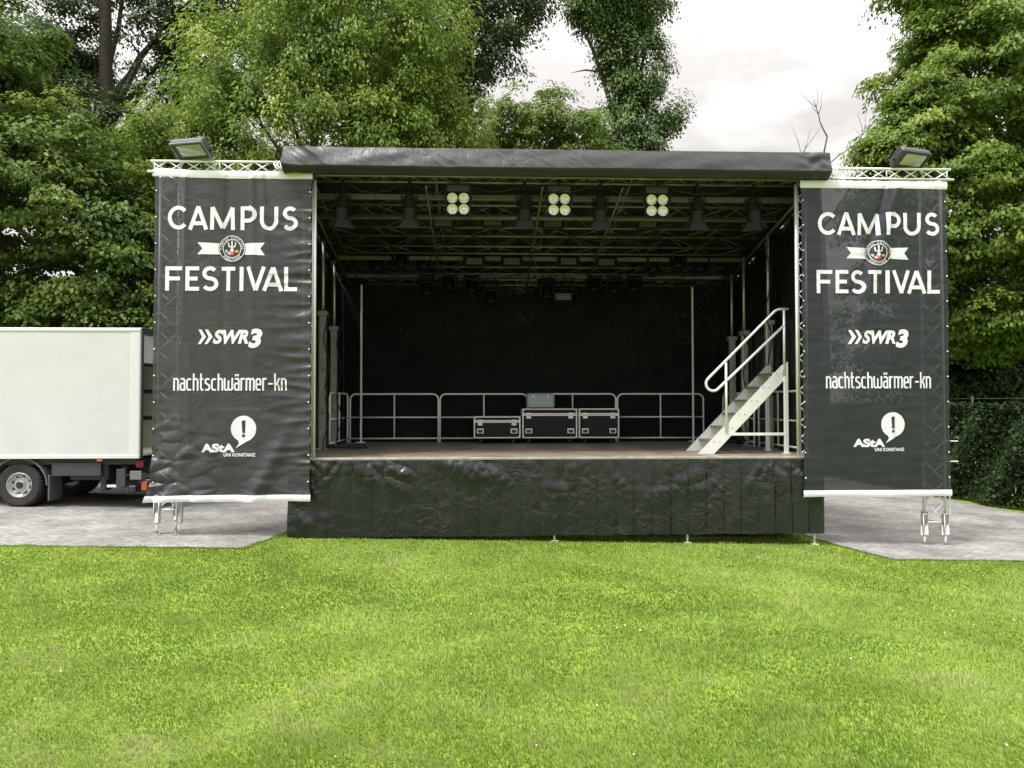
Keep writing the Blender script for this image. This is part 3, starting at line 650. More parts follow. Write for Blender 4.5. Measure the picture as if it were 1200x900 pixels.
# ------------------------------------------------------------------ stage lights
def spotlight():
    th = thing('stage_spotlight', '', 'spotlight', (0, 0, 0), 0, 'theatre spotlights on the front truss')
    mb = MB(); mb.tube((0, 0, -.06), (0, 0, .06), .035, 8); mb.box((0, 0, .0), (.06, .08, .1)); mb.tube((0, 0, -.16), (0, 0, -.04), .014, 6); mb.build('clamp', 'black', th)
    mb = MB(); mb.path([(-.16, 0, -.42), (-.16, 0, -.2), (-.13, 0, -.15), (.13, 0, -.15), (.16, 0, -.2), (.16, 0, -.42)], .012, 6); mb.build('yoke', 'black', th)
    m = Matrix.Rotation(R(18), 3, 'X'); c = Vector((0, 0, -.42))
    mb = MB(); mb.lathe([(.0, .24), (.07, .235), (.10, .2), (.105, .02), (.125, 0), (.135, -.14), (.14, -.2), (.11, -.2), (.0, -.16)], 18, m, c)
    for k in range(4): mb.box(c+m @ Vector((0, 0, .05+.045*k)), (.29, .29, .012), .004, m)
    mb.build('housing', 'black', th, False)
    for a in range(4):
        mz = m @ Matrix.Rotation(PI/2*a, 3, 'Z'); mb = MB()
        w0, w1, h0, h1 = .12, (.20 if a % 2 == 0 else .15), -.205, -.34
        P_ = [(-w0, -.145, h0), (w0, -.145, h0), (w1, -.23, h1), (-w1, -.23, h1)]
        mb.add([c+mz @ Vector(p) for p in P_]+[c+mz @ (Vector(p)+Vector((0, .006, 0))) for p in P_], [(0, 1, 2, 3), (7, 6, 5, 4), (0, 4, 5, 1), (1, 5, 6, 2), (2, 6, 7, 3), (3, 7, 4, 0)])
        mb.build('barn_door', 'door_grey', th)
    mb = MB(); mb.lathe([(.0, -.17), (.12, -.19)], 18, m, c); mb.build('lens', 'glass', th)
    return th
def place(proto, first, loc, rz, label, group=None):
    o = proto if first else copy_tree(proto)
    o.location = loc; o.rotation_euler = (0, 0, rz); o['label'] = label
    if group: o['group'] = group
    return o
pr = spotlight()
for i, (x, rz, lb) in enumerate(((-3.6, .5, 'dark spotlight hanging at the left end of the front truss, next to the left post'), (-2.48, .0, 'barn-door spotlight hanging left of the leftmost four-lamp blinder'), (-.55, .06, 'barn-door spotlight hanging between the left and middle four-lamp blinders'), (.735, -.06, 'barn-door spotlight hanging between the middle and right four-lamp blinders'), (2.39, .05, 'barn-door spotlight hanging just right of the rightmost four-lamp blinder'), (3.36, -.6, 'dark spotlight hanging at the right end of the front truss, next to the right post'))):
    place(pr, i == 0, (x, .2, 5.93), rz, lb).scale = (.86, .86, .92)
def blinder():
    th = thing('blinder_light', '', 'blinder light', (0, 0, 0), 0, 'four-lamp blinders on the front truss')
    mb = MB(); mb.box((0, .06, -.32), (.40, .03, .40), .01)
    for a, b_ in (((-.2, 0, -.12), (.2, 0, -.12)), ((-.2, 0, -.52), (.2, 0, -.52)), ((-.2, 0, -.52), (-.2, 0, -.12)), ((.2, 0, -.52), (.2, 0, -.12)), ((0, 0, -.52), (0, 0, -.12)), ((-.2, 0, -.32), (.2, 0, -.32))): mb.tube(a, b_, .011, 6)
    mb.build('frame', 'black', th)
    mb = MB(); mb.box((0, .02, -.04), (.38, .05, .16), .01); mb.build('back_box', 'blackgrey', th)
    mb = MB(); mb.path([(-.225, 0, -.3), (-.225, 0, .0), (.225, 0, 0), (.225, 0, -.3)], .012, 6); mb.tube((0, 0, 0), (0, 0, .1), .016, 6); mb.build('yoke', 'black', th)
    for sx in (-1, 1):
        for sz in (-1, 1):
            m = Matrix.Rotation(R(90), 3, 'X')
            mb = MB(); mb.lathe([(.088, .05), (.085, .048), (.07, .02), (.045, 0), (.028, -.006), (.02, .015), (.0, .018)], 20, m, (sx*.096, .03, -.32+sz*.093)); mb.cur = 1; mb.lathe([(.086, .045), (.096, .05), (.096, -.01)], 20, m, (sx*.096, .03, -.32+sz*.093)); mb.build('lamp', ['lens', 'hem' if False else 'black'], th, True)
    return th
pr = blinder()
for i, (x, lb) in enumerate(((-1.665, 'leftmost of the three blinders with four round silver lamps'), (.03, 'middle one of the three blinders with four round silver lamps'), (1.69, 'rightmost of the three blinders with four round silver lamps'))):
    place(pr, i == 0, (x, .15, 5.92), 0, lb)
def floodbar():
    th = thing('led_flood', '', 'led flood', (0, 0, 0), 0, 'small led floods under the roof')
    mb = MB(); mb.box((0, .02, -.1), (.42, .12, .22), .03); mb.build('housing', 'black', th)
    mb = MB()
    for a in range(7):
        for b_ in range(3): mb.box((-.135+.045*a, -.045, -.145+.042*b_), (.034, .012, .032), .004)
    mb.build('led_panel', mat('led_lenses', (.15, .155, .13), .3, .3) if 'led' not in M else M['led'], th)
    mb = MB(); mb.path([(-.22, 0, -.1), (-.22, 0, .08), (.22, 0, .08), (.22, 0, -.1)], .012, 6); mb.tube((0, 0, .08), (0, 0, .2), .012, 6); mb.build('bracket', 'black', th)
    return th
pr = floodbar(); pr0 = pr
lp = ((-1.98, 1.55, 5.72, 'small led flood below the left four-lamp blinder'), (-1.07, 1.55, 5.74, 'small led flood between the left blinder and the spotlight right of it'), (.05, 1.55, 5.72, 'small led flood below the middle four-lamp blinder'), (1.83, 1.55, 5.73, 'small led flood below the right four-lamp blinder'),
      (-1.43, 3.2, 5.31, 'dim led flood on the middle roof truss, leftmost of its row of four'), (-.65, 3.2, 5.31, 'dim led flood on the middle roof truss, second from left of four'), (.53, 3.2, 5.32, 'dim led flood on the middle roof truss, third from left of four'), (1.32, 3.2, 5.31, 'dim led flood on the middle roof truss, rightmost of its row of four'), (.45, 3.5, 4.62, 'lowest hanging dim led flood, in front of the rear roof truss'))
for i, (x, y, z, lb) in enumerate(lp): place(pr, i == 0, (x, y, z), 0, lb)
def movinghead():
    th = thing('moving_head', '', 'moving light', (0, 0, 0), 0, 'moving head lights under the rear roof')
    mb = MB(); mb.box((0, 0, -.06), (.34, .26, .12), .03); mb.tube((-.1, 0, 0), (-.1, 0, .12), .02, 6); mb.tube((.1, 0, 0), (.1, 0, .12), .02, 6); mb.box((0, -.132, -.06), (.09, .006, .04), .002); mb.build('base', 'black', th)
    mb = MB(); mb.box((0, 0, -.15), (.30, .14, .06), .02)
    for s_ in (-1, 1): mb.box((s_*.155, 0, -.27), (.055, .12, .28), .022)
    mb.build('yoke', 'black', th)
    mb = MB(); m = Matrix.Rotation(R(155), 3, 'X')
    mb.lathe([(0, -.17), (.07, -.165), (.105, -.13), (.12, -.04), (.118, .06), (.125, .12), (.11, .17), (.1, .165), (0, .15)], 18, m, (0, 0, -.33)); mb.build('head', 'black', th, True)
    return th
pr = movinghead()
mh = ((-3.48, 3.4, 5.5), (-2.97, 3.3, 5.55), (-2.48, 3.4, 5.52), (2.35, 3.4, 5.5), (2.86, 3.3, 5.55), (3.39, 3.4, 5.5), (-2.5, 4.3, 5.1), (-1.99, 4.3, 5.22), (-1.5, 4.3, 5.17), (-1.08, 4.35, 4.93), (.16, 4.3, 5.04), (.67, 4.3, 4.95), (1.23, 4.3, 5.2), (1.69, 4.3, 5.15), (2.13, 4.3, 5.2))
ordn = ['leftmost', 'second from the left', 'third from the left', 'third from the right', 'second from the right', 'rightmost']
ord2 = ['leftmost', 'second from the left', 'third from the left', 'fourth from the left', 'middle', 'fourth from the right', 'third from the right', 'second from the right', 'rightmost']
for i, (x, y, z) in enumerate(mh):
    lb = f'black moving head under the mid roof, {ordn[i]} of six' if i < 6 else f'black moving head by the back curtain, {ord2[i-6]} of nine'
    place(pr, i == 0, (x, y, z), random.uniform(-.5, .5), lb)

# ------------------------------------------------------------------ guardrails
def guardrail(Lh=2.0):
    th = thing('guardrail_panel', '', 'guardrail', (0, 0, 0), 0, 'steel guardrail panels round the deck')
    r_, rc, H = .021, .13, 1.10; h = Lh/2
    pts = [(-h, 0, 0), (-h, 0, H-rc)]+[(-h+rc-rc*math.cos(R(a)), 0, H-rc+rc*math.sin(R(a))) for a in (15, 30, 45, 60, 75, 90)]
    pts += [(-p[0], 0, p[2]) for p in pts[::-1]]
    mb = MB(); mb.path(pts, r_, 10); mb.build('frame', 'tube_white', th, True)
    mb = MB(); mb.tube((-h, 0, .57), (h, 0, .57), .017, 8); mb.build('mid_rail', 'tube_white', th, True)
    mb = MB(); mb.tube((-h, 0, .09), (h, 0, .09), .017, 8); mb.build('bottom_rail', 'tube_white', th, True)
    mb = MB(); mb.tube((.0, 0, .09), (.0, 0, H), .017, 8); mb.build('mid_post', 'tube_white', th, True)
    return th
pr = guardrail()
for i, lb in enumerate(('back guardrail panel furthest left, crossed by the left rear post', 'back guardrail panel left of the flight cases, second from the left', 'back guardrail panel directly behind the flight cases', 'back guardrail panel furthest right, crossed by the right rear post')):
    place(pr, i == 0, (-4.29+1.02+2.04*i, 4.9, ZF), 0, lb)
place(pr, False, (-4.30, 3.75, ZF), PI/2, 'side guardrail panel at the left edge of the deck, seen edge on')
place(pr, False, (4.36, 1.75, ZF), PI/2, 'side guardrail panel at the right edge of the deck, behind the metal stairs')
place(pr, False, (4.30, 3.85, ZF), PI/2, 'side guardrail panel at the right rear corner of the deck')

# ------------------------------------------------------------------ flight cases
def flight_case(x0, x1, z0, z1, y, dep, label, lid_h):
    cx = (x0+x1)/2; W = x1-x0; cas = .12; H = z1-z0
    th = thing('flight_case', label, 'flight case', (cx, y, ZF), 0, 'black flight cases on the deck')
    zb = ZF+cas; zt = ZF+(z1-z0)+.02
    mb = MB(); mb.box((cx, y, (zb+zt-lid_h)/2), (W-.012, dep-.012, zt-lid_h-zb-.004), .004); mb.build('body', 'case_black', th)
    mb = MB(); mb.box((cx, y, zt-lid_h/2), (W-.012, dep-.012, lid_h-.004), .004); mb.build('lid', 'case_black', th)
    mb = MB(); e = .026
    for zz, hh in ((zb+e/2, e), (zt-e/2, e), (zt-lid_h-.016, .03), (zt-lid_h+.016, .026)):
        for sy in (-1, 1): mb.box((cx, y+sy*(dep/2-e/2+.003), zz), (W, e, hh), .005)
        for sx in (-1, 1): mb.box((cx+sx*(W/2-e/2+.003), y, zz), (e, dep, hh-.002), .005)
    for sx in (-1, 1):
        for sy in (-1, 1): mb.box((cx+sx*(W/2-e/2+.0015), y+sy*(dep/2-e/2+.0015), (zb+zt)/2), (e+.004, e+.004, zt-zb-.004), .005)
    mb.build('edge_profile', 'tube_white', th)
    for sx in (-1, 1):
        for zz in (zb+.02, zt-.02):
            mb = MB(); mb.box((cx+sx*(W/2-.025), y-dep/2+.02, zz), (.062, .062, .058), .016); mb.build('corner_cap', 'steel', th)
        xx = cx+sx*(W/2-.14)
        mb = MB(); mb.box((xx, y-dep/2-.006, zt-lid_h-.025), (.11, .016, .13), .006); mb.tube((xx-.025, y-dep/2-.018, zt-lid_h-.02), (xx+.025, y-dep/2-.018, zt-lid_h-.02), .014, 6); mb.build('latch', 'steel', th)
        zz = zb+.16 if H > .55 else zb+.12
        mb = MB(); mb.box((xx, y-dep/2-.004, zz), (.15, .012, .11), .005); h_ = mb.build('handle', 'alu_bright', th)
        mb = MB(); mb.box((xx, y-dep/2-.0125, zz-.012), (.10, .006, .055), .002); mb.tube((xx-.05, y-dep/2-.022, zz+.018), (xx+.05, y-dep/2-.022, zz+.018), .009, 6); mb.build('grip', 'blackgrey', h_)
        for sy in (-1, 1):
            mb = MB(); px_, py_ = cx+sx*(W/2-.15), y+sy*(dep/2-.12)
            mb.lathe([(.0, -.018), (.05, -.018), (.05, .018), (0, .018)], 14, Matrix.Rotation(R(90), 3, 'Y') @ Matrix.Rotation(R(30*sx), 3, 'X'), (px_+.012*sx, py_, ZF+.051)); mb.box((px_, py_, zb-.012), (.09, .09, .022), .004); mb.box((px_+.03, py_, zb-.045), (.008, .05, .07), .002); mb.box((px_-.022, py_, zb-.045), (.008, .05, .07), .002)
            mb.build('caster', 'blackgrey', th)
    return zt
flight_case(-1.45, -.43, 1.4, 1.98, 4.45, .55, 'low black flight case on castors, leftmost of the three by the back rail', .11)
zt = flight_case(-.385, .82, 1.4, 2.15, 4.45, .6, 'wide black flight case with a grey case on top, middle one of the three', .13)
flight_case(.86, 1.75, 1.4, 2.15, 4.45, .6, 'tall narrow black flight case, rightmost of the three by the back rail', .13)
th = thing('equipment_case', 'small pale grey case standing on the middle flight case', 'case', (.03, 4.45, zt))
mb = MB(); mb.box((.03, 4.45, zt+.175), (.62, .3, .33), .03); mb.build('shell', 'case_grey', th)
mb = MB()
for s_ in (-1, 1): mb.box((.03+s_*.16, 4.29, zt+.27), (.05, .02, .07), .006)
mb.build('latch', 'alu', th)
mb = MB(); mb.path([(-.06, 4.43, zt+.345), (-.05, 4.43, zt+.375), (.11, 4.43, zt+.375), (.12, 4.43, zt+.345)], .009, 6); mb.build('handle', 'black', th)
mb = MB()
for k in range(9): mb.box((.47+.03*k+random.uniform(-.01, .01), 4.38+random.uniform(-.05, .05), zt+.016), (.05, .07, .028+.03*random.random()), .008)
tag(mb.build('cable_bundle', 'black'), 'small black bundle of plugs on the middle flight case, right of the grey case', 'cables')

# ------------------------------------------------------------------ stairs lying ready on the deck
th = thing('metal_stairs', 'white aluminium stairs with a looped handrail standing on the right of the deck', 'stairs', (3.3, 1.0, ZF))
yN, yF = .62, 1.42; xb, xt_, zt_ = 2.60, 4.02, 2.90
def stringer(y):
    mb = MB(); P_ = [(xb-.10, ZF+.004), (xb+.17, ZF+.004), (xt_+.07, zt_-.16), (xt_+.07, zt_+.09), (xt_-.03, zt_+.02)]
    mb.add([(x, y-.03, z) for x, z in P_]+[(x, y+.03, z) for x, z in P_], [(0, 1, 2, 3, 4), (9, 8, 7, 6, 5)]+[(i, i+5, (i+1) % 5+5, (i+1) % 5) for i in range(5)])
    mb.build('stringer', 'alu_bright', th)
stringer(yN); stringer(yF)
for k in range(6):
    f = (k+.85)/6.4; x = xb+.03+(xt_-xb)*f; z = ZF+.01+(zt_-ZF)*f
    mb = MB(); mb.box((x, (yN+yF)/2, z), (.19, yF-yN-.064, .032), .006)
    for q in range(4): mb.box((x-.075+.05*q, (yN+yF)/2, z+.021), (.02, yF-yN-.08, .008), .002)
    mb.build('tread', 'alu_dull', th)
for y in (yN-.034, yF+.034):
    mb = MB(); mb.box((4.045, y, (ZF+zt_+.05)/2+.0), (.075, .05, zt_+.05-ZF), .006); mb.box((4.045, y, ZF+.01), (.12, .1, .016)); mb.build('leg', 'alu_bright', th)
mb = MB(); mb.box((3.53, yN-.036, 1.72), (.95, .03, .05), .006); mb.build('tie_bar', 'alu_bright', th)
for k in range(6):
    f = (k+.85)/6.4; x = xb+.03+(xt_-xb)*f; z = ZF+.01+(zt_-ZF)*f
    for q in (-.05, .05): mb = MB(); mb.tube((x+q, yN-.038, z), (x+q, yN-.028, z), .011, 6); mb.build('bolt', 'alu_dull', th)
for (x, z) in ((2.985, 1.95), (4.02, 2.80)):
    mb = MB(); mb.box((x, yN-.04, z), (.07, .03, .12), .006); mb.build('post_clamp', 'alu', th)
yR = yN-.045
def rnd(c, r_, a0, a1, n): return [(c[0]+r_*math.cos(R(a0+(a1-a0)*k/n)), yR, c[1]+r_*math.sin(R(a0+(a1-a0)*k/n))) for k in range(n+1)]
d = Vector((1.19, 1.125)).normalized(); ang = math.degrees(math.atan2(d.y, d.x))
top0 = Vector((3.82, 3.87)); lowc = Vector((2.755, 2.60)); rl = .125
nrm = Vector((-d.y, d.x)); 
pts = [(4.10, yR, 3.905), (3.93, yR, 3.905), (3.86, yR, 3.875)]+rnd(lowc, rl, ang+90, ang+270, 10)+[(4.02, yR, 3.62)]
mb = MB(); mb.path(pts, .024, 10); mb.build('handrail', 'alu_bright', th, True)
mb = MB(); mb.tube((4.02, yR, 2.75), (4.02, yR, 3.9), .022, 10); mb.build('handrail_post', 'alu_bright', th, True)
mb = MB(); mb.tube((2.985, yR, 1.76), (2.985, yR, 2.97), .022, 10); mb.build('handrail_post', 'alu_bright', th, True)
# loose cables on the deck
def coil(name, label, x, y, r0, n, hgt, sx=1.0):
    th = None; mb = MB(); pts = []
    for k in range(n*16):
        a = 2*PI*k/16; r_ = r0*(.75+.35*nz(k*.13, 3, x)); pts.append((x+r_*sx*math.cos(a), y+r_*.6*math.sin(a), ZF+.02+hgt*abs(nz(k*.21, 1, y))+hgt*.6*k/(n*16)))
    mb.path(pts, .013, 6); return tag(mb.build(name, 'rubber', None, True), label, 'cables')
coil('cable_coil', 'heap of coiled black cable on the deck behind the metal stairs', 3.75, 2.9, .42, 11, .30)
coil('cable_coil', 'flat coil of black cable on the deck by the left masts', -3.95, 2.4, .34, 7, .06, 1.5)

# ------------------------------------------------------------------ truck
TX1, TY0, TY1, TZ0, TZ1 = -7.955, 2.65, 5.15, 1.19, 3.75; TX0 = -14.4
truck = thing('box_truck', 'white box truck with open rear end parked beside the left banner', 'truck', (-11, 3.9, ground_z(-11)))
mb = MB(); Wd = .05
mb.box(((TX0+TX1)/2, TY0+Wd/2, (TZ0+TZ1)/2), (TX1-TX0, Wd, TZ1-TZ0), .012)
mb.box(((TX0+TX1)/2, TY1-Wd/2, (TZ0+TZ1)/2), (TX1-TX0, Wd, TZ1-TZ0), .012)
mb.box(((TX0+TX1)/2, (TY0+TY1)/2, TZ1-.02), (TX1-TX0-.01, TY1-TY0-.104, .06), .01)
mb.box((TX0+.03, (TY0+TY1)/2, (TZ0+TZ1)/2), (.05, TY1-TY0-.104, TZ1-TZ0-.1), .01)
mb.build('cargo_box', 'truck_white', truck)
mb = MB(); mb.box(((TX0+TX1)/2, TY0-.006, TZ0+.04), (TX1-TX0-.02, .02, .075), .006); mb.box(((TX0+TX1)/2, TY0-.004, TZ1-.035), (TX1-TX0-.02, .018, .06), .006)
for z in (TZ0+.13,):
    for x in (TX1-.06, TX1-.12):
        for q in (0, .05): mb.tube((x, TY0-.012, z-q), (x, TY0+.01, z-q), .008, 6)
mb.box((TX1-.12, TY0-.003, (TZ0+TZ1)/2), (.19, .01, TZ1-TZ0-.17), .002)
for k in range(18): mb.tube((TX1-.05, TY0-.012, TZ0+.2+k*.13), (TX1-.05, TY0, TZ0+.2+k*.13), .006, 6)
mb.build('side_rail', mat('pale_rail', (.62, .64, .63), .4), truck)
mb = MB(); mb.box((TX1+.012, TY0+.03, (TZ0+TZ1)/2+.0), (.03, .075, TZ1-TZ0+.01), .008); mb.box((TX1+.012, (TY0+TY1)/2, TZ1-.03), (.03, TY1-TY0-.16, .10), .008); mb.box((TX1+.012, TY1-.03, (TZ0+TZ1)/2), (.03, .075, TZ1-TZ0+.01), .008)
mb.build('rear_frame', 'blackgrey', truck)
mb = MB(); mb.box((TX1-.03, (TY0+TY1)/2, TZ1-.40), (.03, TY1-TY0-.17, .56), .008); mb.build('roller_door', 'truck_white', truck)
mb = MB(); mb.box((TX1-.03, (TY0+TY1)/2, TZ1-.715), (.05, TY1-TY0-.17, .06), .01); mb.build('door_seal', 'black', truck)
mb = MB()
mb.box(((TX0+TX1)/2, TY1-Wd-.012, (TZ0+TZ1)/2), (TX1-TX0-.2, .02, TZ1-TZ0-.1), .004); mb.box(((TX0+TX1)/2, (TY0+TY1)/2, TZ0+.06), (TX1-TX0-.1, TY1-TY0-.11, .05), .004)
mb.build('lining', 'truck_in', truck)
for z in (TZ0+.75, TZ0+1.35):
    mb = MB(); mb.box(((TX0+TX1)/2, TY1-Wd-.03, z), (TX1-TX0-.25, .016, .09), .004); mb.build('lashing_rail', 'blackgrey', truck)
mb = MB()
for y in (3.3, 4.4): mb.box((-11.2, y, .98), (6.4, .09, .24), .01)
mb.box((-11.2, 3.9, 1.125), (6.3, 2.3, .12), .01)
for x in (-8.3, -9.2, -11.8, -13): mb.box((x, 3.85, .95), (.1, 2.2, .14), .01)
mb.box((-9.0, 3.0, .93), (.75, .42, .34), .02); mb.box((-8.72, 2.9, .70), (.12, .25, .3), .02); mb.tube((-9.0, 3.4, .62), (-8.3, 3.4, .72), .09, 10)
mb.box((-10.3, 3.9, .62), (.16, 1.9, .16), .03)
mb.build('chassis', 'chassis', truck)
mb = MB(); mb.box((-9.2, TY0+.06, .98), (.95, .03, .26), .01); mb.box((-8.35, TY0+.08, .80), (.18, .04, .36), .01)
mb.build('side_guard', 'blackgrey', truck)
def wheel(x, y, out):
    cz = ground_z(x)+.02+.425; m = Matrix.Rotation(R(90), 3, 'X')
    mb = MB(); mb.lathe([(.23, -.12), (.38, -.135), (.415, -.11), (.425, -.05), (.425, .05), (.415, .11), (.38, .135), (.23, .12)], 36, m, (x, y, cz))
    for k in range(36):
        a = 2*PI*k/36; mb.box((x+.424*math.cos(a), y, cz+.424*math.sin(a)), (.02, .2, .03), .004, Matrix.Rotation(-a, 3, 'Y'))
    wh = mb.build('wheel', 'rubber', truck)
    vents = [2*PI*k/8+.5 for k in range(8)]
    mb = MB()
    if out: mb.lathe([(.245, .125), (.235, .13), (.225, .10), (.20, .05), (.165, .03), (.14, .05), (.085, .05), (.08, .11), (.05, .125), (0, .125)], 28, m, (x, y, cz))
    else: mb.lathe([(.245, .125), (.2, .08), (.0, .08)], 24, m, (x, y, cz))
    if out:
        mb.cur = 1
        for a in vents: mb.lathe([(0, .002), (.03, .002), (.03, -.004)], 12, m @ Matrix.Translation((0, 0, 0)).to_3x3(), (x+.182*math.cos(a), y-.044, cz+.182*math.sin(a)))
        mb.lathe([(0, .135), (.06, .132), (.075, .112)], 16, m, (x, y, cz)); mb.cur = 0
    for k in range(8):
        a = 2*PI*k/8+.2; mb.tube((x+.185*math.cos(a), y-.045, cz+.185*math.sin(a)), (x+.185*math.cos(a), y-.07, cz+.185*math.sin(a)), .018, 6)
    mb.build('rim', ['rim', 'chassis'], wh)
wheel(-10.29, 2.83, True); wheel(-10.29, 3.13, False); wheel(-10.29, 4.97, True); wheel(-10.29, 4.67, False); wheel(-14.9, 2.85, True); wheel(-14.9, 4.95, True)
mb = MB()
for k in range(13):
    a = R(8+13.2*k); mb.box((-10.29+.54*math.cos(a), 2.92, .665+.54*math.sin(a)), (.14, .5, .03), .006, Matrix.Rotation(-(a+PI/2), 3, 'Y'))
mb.box((-9.72, 2.92, .62), (.03, .46, .5), .006)
mb.build('mudguard', mat('grey_mudguard', (.10, .105, .11), .6, var=.2), truck)
mb = MB(); mb.box((-8.15, 3.9, .58), (.16, 2.3, .14), .02); mb.box((-7.78, 3.9, .73), (.5, 2.35, .10), .02); mb.box((-7.72, 3.9, 1.06), (.10, 2.4, .30), .02); mb.tube((-8.5, 3.1, .6), (-7.8, 3.1, .75), .04)
mb.build('tail_lift', 'chassis', truck)
mb = MB(); mb.box((-7.90, 2.72, .65), (.11, .012, .17), .003); mb.build('reflector', 'orange', truck)
mb = MB(); mb.box((-7.97, 2.70, 1.08), (.16, .06, .14), .01); mb.build('tail_lamp', 'red', truck)
mb = MB(); mb.box((-8.05, 2.69, .86), (.22, .02, .17), .004); mb.build('number_plate', mat('dim_plate', (.16, .16, .16), .5), truck)
mb = MB(); mb.box((-8.5, 2.662, .655), (.18, .012, .05), .003); mb.build('marker_label', 'plate', truck)
mb = MB(); mb.box((-8.72, TY0-.02, TZ0-.035), (.11, .02, .035), .005); mb.build('side_lamp', 'orange', truck)
mb = MB(); mb.box((-15.6, 3.9, 1.75), (1.9, 2.25, 2.1), .18); mb.box((-15.5, 3.9, 2.95), (1.5, 2.1, .5), .2); mb.build('cab', 'truck_white', truck)
mb = MB(); mb.box((-15.75, 2.768, 2.1), (.9, .02, .7), .01); mb.build('cab_window', 'glass', truck)

# green tarpaulin trailer faintly seen through the left banner
tl = thing('covered_trailer', 'dark green covered trailer standing behind the left banner, seen through its mesh', 'trailer', (-7.1, 6.1, ground_z(-7)))
mb = MB(); mb.box((-7.15, 6.2, 1.45), (1.9, 1.6, 1.45), .06); mb.build('cover', 'green', tl)
mb = MB(); mb.box((-7.15, 6.2, .65), (2.0, 1.65, .12), .02); mb.build('bed', 'chassis', tl)
for y in (5.45, 6.95):
    mb = MB(); mb.lathe([(0, -.09), (.28, -.09), (.3, -.06), (.3, .06), (.28, .09), (0, .09)], 24, Matrix.Rotation(R(90), 3, 'X'), (-7.15, y, .49)); mb.build('wheel', 'rubber', tl)

# ------------------------------------------------------------------ foliage
def leaf_mesh(name, m, parent, P, Nn, D, size, tint, asp=.55):
    """P centres, Nn normals, D leaf directions: one folded four-sided leaf per row"""
    n = len(P); Nn = Nn/np.linalg.norm(Nn, axis=1)[:, None]
    D = D-Nn*np.sum(D*Nn, 1)[:, None]; D /= np.linalg.norm(D, axis=1)[:, None]+1e-9
    B = np.cross(Nn, D); s = size[:, None]
    V = np.empty((n, 4, 3)); V[:, 0] = P-D*s*.5; V[:, 2] = P+D*s*.5-Nn*s*.12
    V[:, 1] = P+B*s*asp*.5+Nn*s*.10-D*s*.05; V[:, 3] = P-B*s*asp*.5+Nn*s*.10-D*s*.05
    off = np.array(parent.location) if parent is not None else np.zeros(3)
    me = bpy.data.meshes.new(name); me.vertices.add(4*n); me.loops.add(4*n); me.polygons.add(n)
    me.vertices.foreach_set('co', (V.reshape(-1, 3)-off).ravel().astype(np.float32))
    me.loops.foreach_set('vertex_index', np.arange(4*n, dtype=np.int32))
    me.polygons.foreach_set('loop_start', np.arange(0, 4*n, 4, dtype=np.int32))
    try: me.polygons.foreach_set('loop_total', np.full(n, 4, dtype=np.int32))
    except Exception: pass
    a = me.attributes.new('tint', 'FLOAT', 'FACE'); a.data.foreach_set('value', np.clip(tint, 0, 1).astype(np.float32))
    me.materials.append(M[m]); me.update(calc_edges=True); me.validate()
    o = bpy.data.objects.new(name, me); COL.objects.link(o)
    if parent is not None: o.parent = parent
    return o
def unit(n):
    v = RNG.normal(size=(n, 3)); return v/np.linalg.norm(v, axis=1)[:, None]
def clumps(lobes, n, rmin=.55, lump=.22, lf=.35, cut=None):
    """clump centres spread through lobed ellipsoids, ragged outline"""
    L_ = np.array([l[:6] for l in lobes], float); wt = (L_[:, 3]*L_[:, 4]+L_[:, 3]*L_[:, 5]+L_[:, 4]*L_[:, 5]); wt /= wt.sum()
    out, outw = [], []
    while len(out) < n:
        k = RNG.choice(len(L_), p=wt); d = unit(1)[0]; f = rmin+(1.0-rmin)*RNG.random()**.55
        c, r_ = L_[k, :3], L_[k, 3:6]
        f *= 1+lump*noise.noise(Vector(c+d*r_)*lf)*2
        p = c+d*r_*f
        if cut is not None and not cut(p): continue
        dd = np.linalg.norm((p-L_[:, :3])/L_[:, 3:6], axis=1); dd[k] = 9
        if dd.min() < .5: continue
        out.append(p); outw.append(d/r_)
    O = np.array(outw); return np.array(out), O/np.linalg.norm(O, axis=1)[:, None]
def crown(name, m, parent, C_, O_, per, cr_, size, droop=.5, flat=.55, tbase=.5, tvar=.22, asp=.55, upw=.7):
    n = len(C_); k = n*per; ix = np.repeat(np.arange(n), per)
    scl = RNG.uniform(.65, 1.35, n)[ix]*cr_
    g = unit(k)*(RNG.random(k)**.5)[:, None]; g[:, 2] *= flat
    P = C_[ix]+g*scl[:, None]; rr = g[:, 0]**2+g[:, 1]**2; P[:, 2] -= droop*rr*scl
    Nn = np.array([0, 0, upw])+O_[ix]*.45+g*.5+unit(k)*.55
    D = g*np.array([1, 1, .2])+O_[ix]*.3+unit(k)*.5+np.array([0, 0, -droop*.9])
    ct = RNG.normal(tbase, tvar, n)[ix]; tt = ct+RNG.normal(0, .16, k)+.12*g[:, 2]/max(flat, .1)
    return leaf_mesh(name, m, parent, P, Nn, D, size*RNG.uniform(.65, 1.3, k), tt, asp)
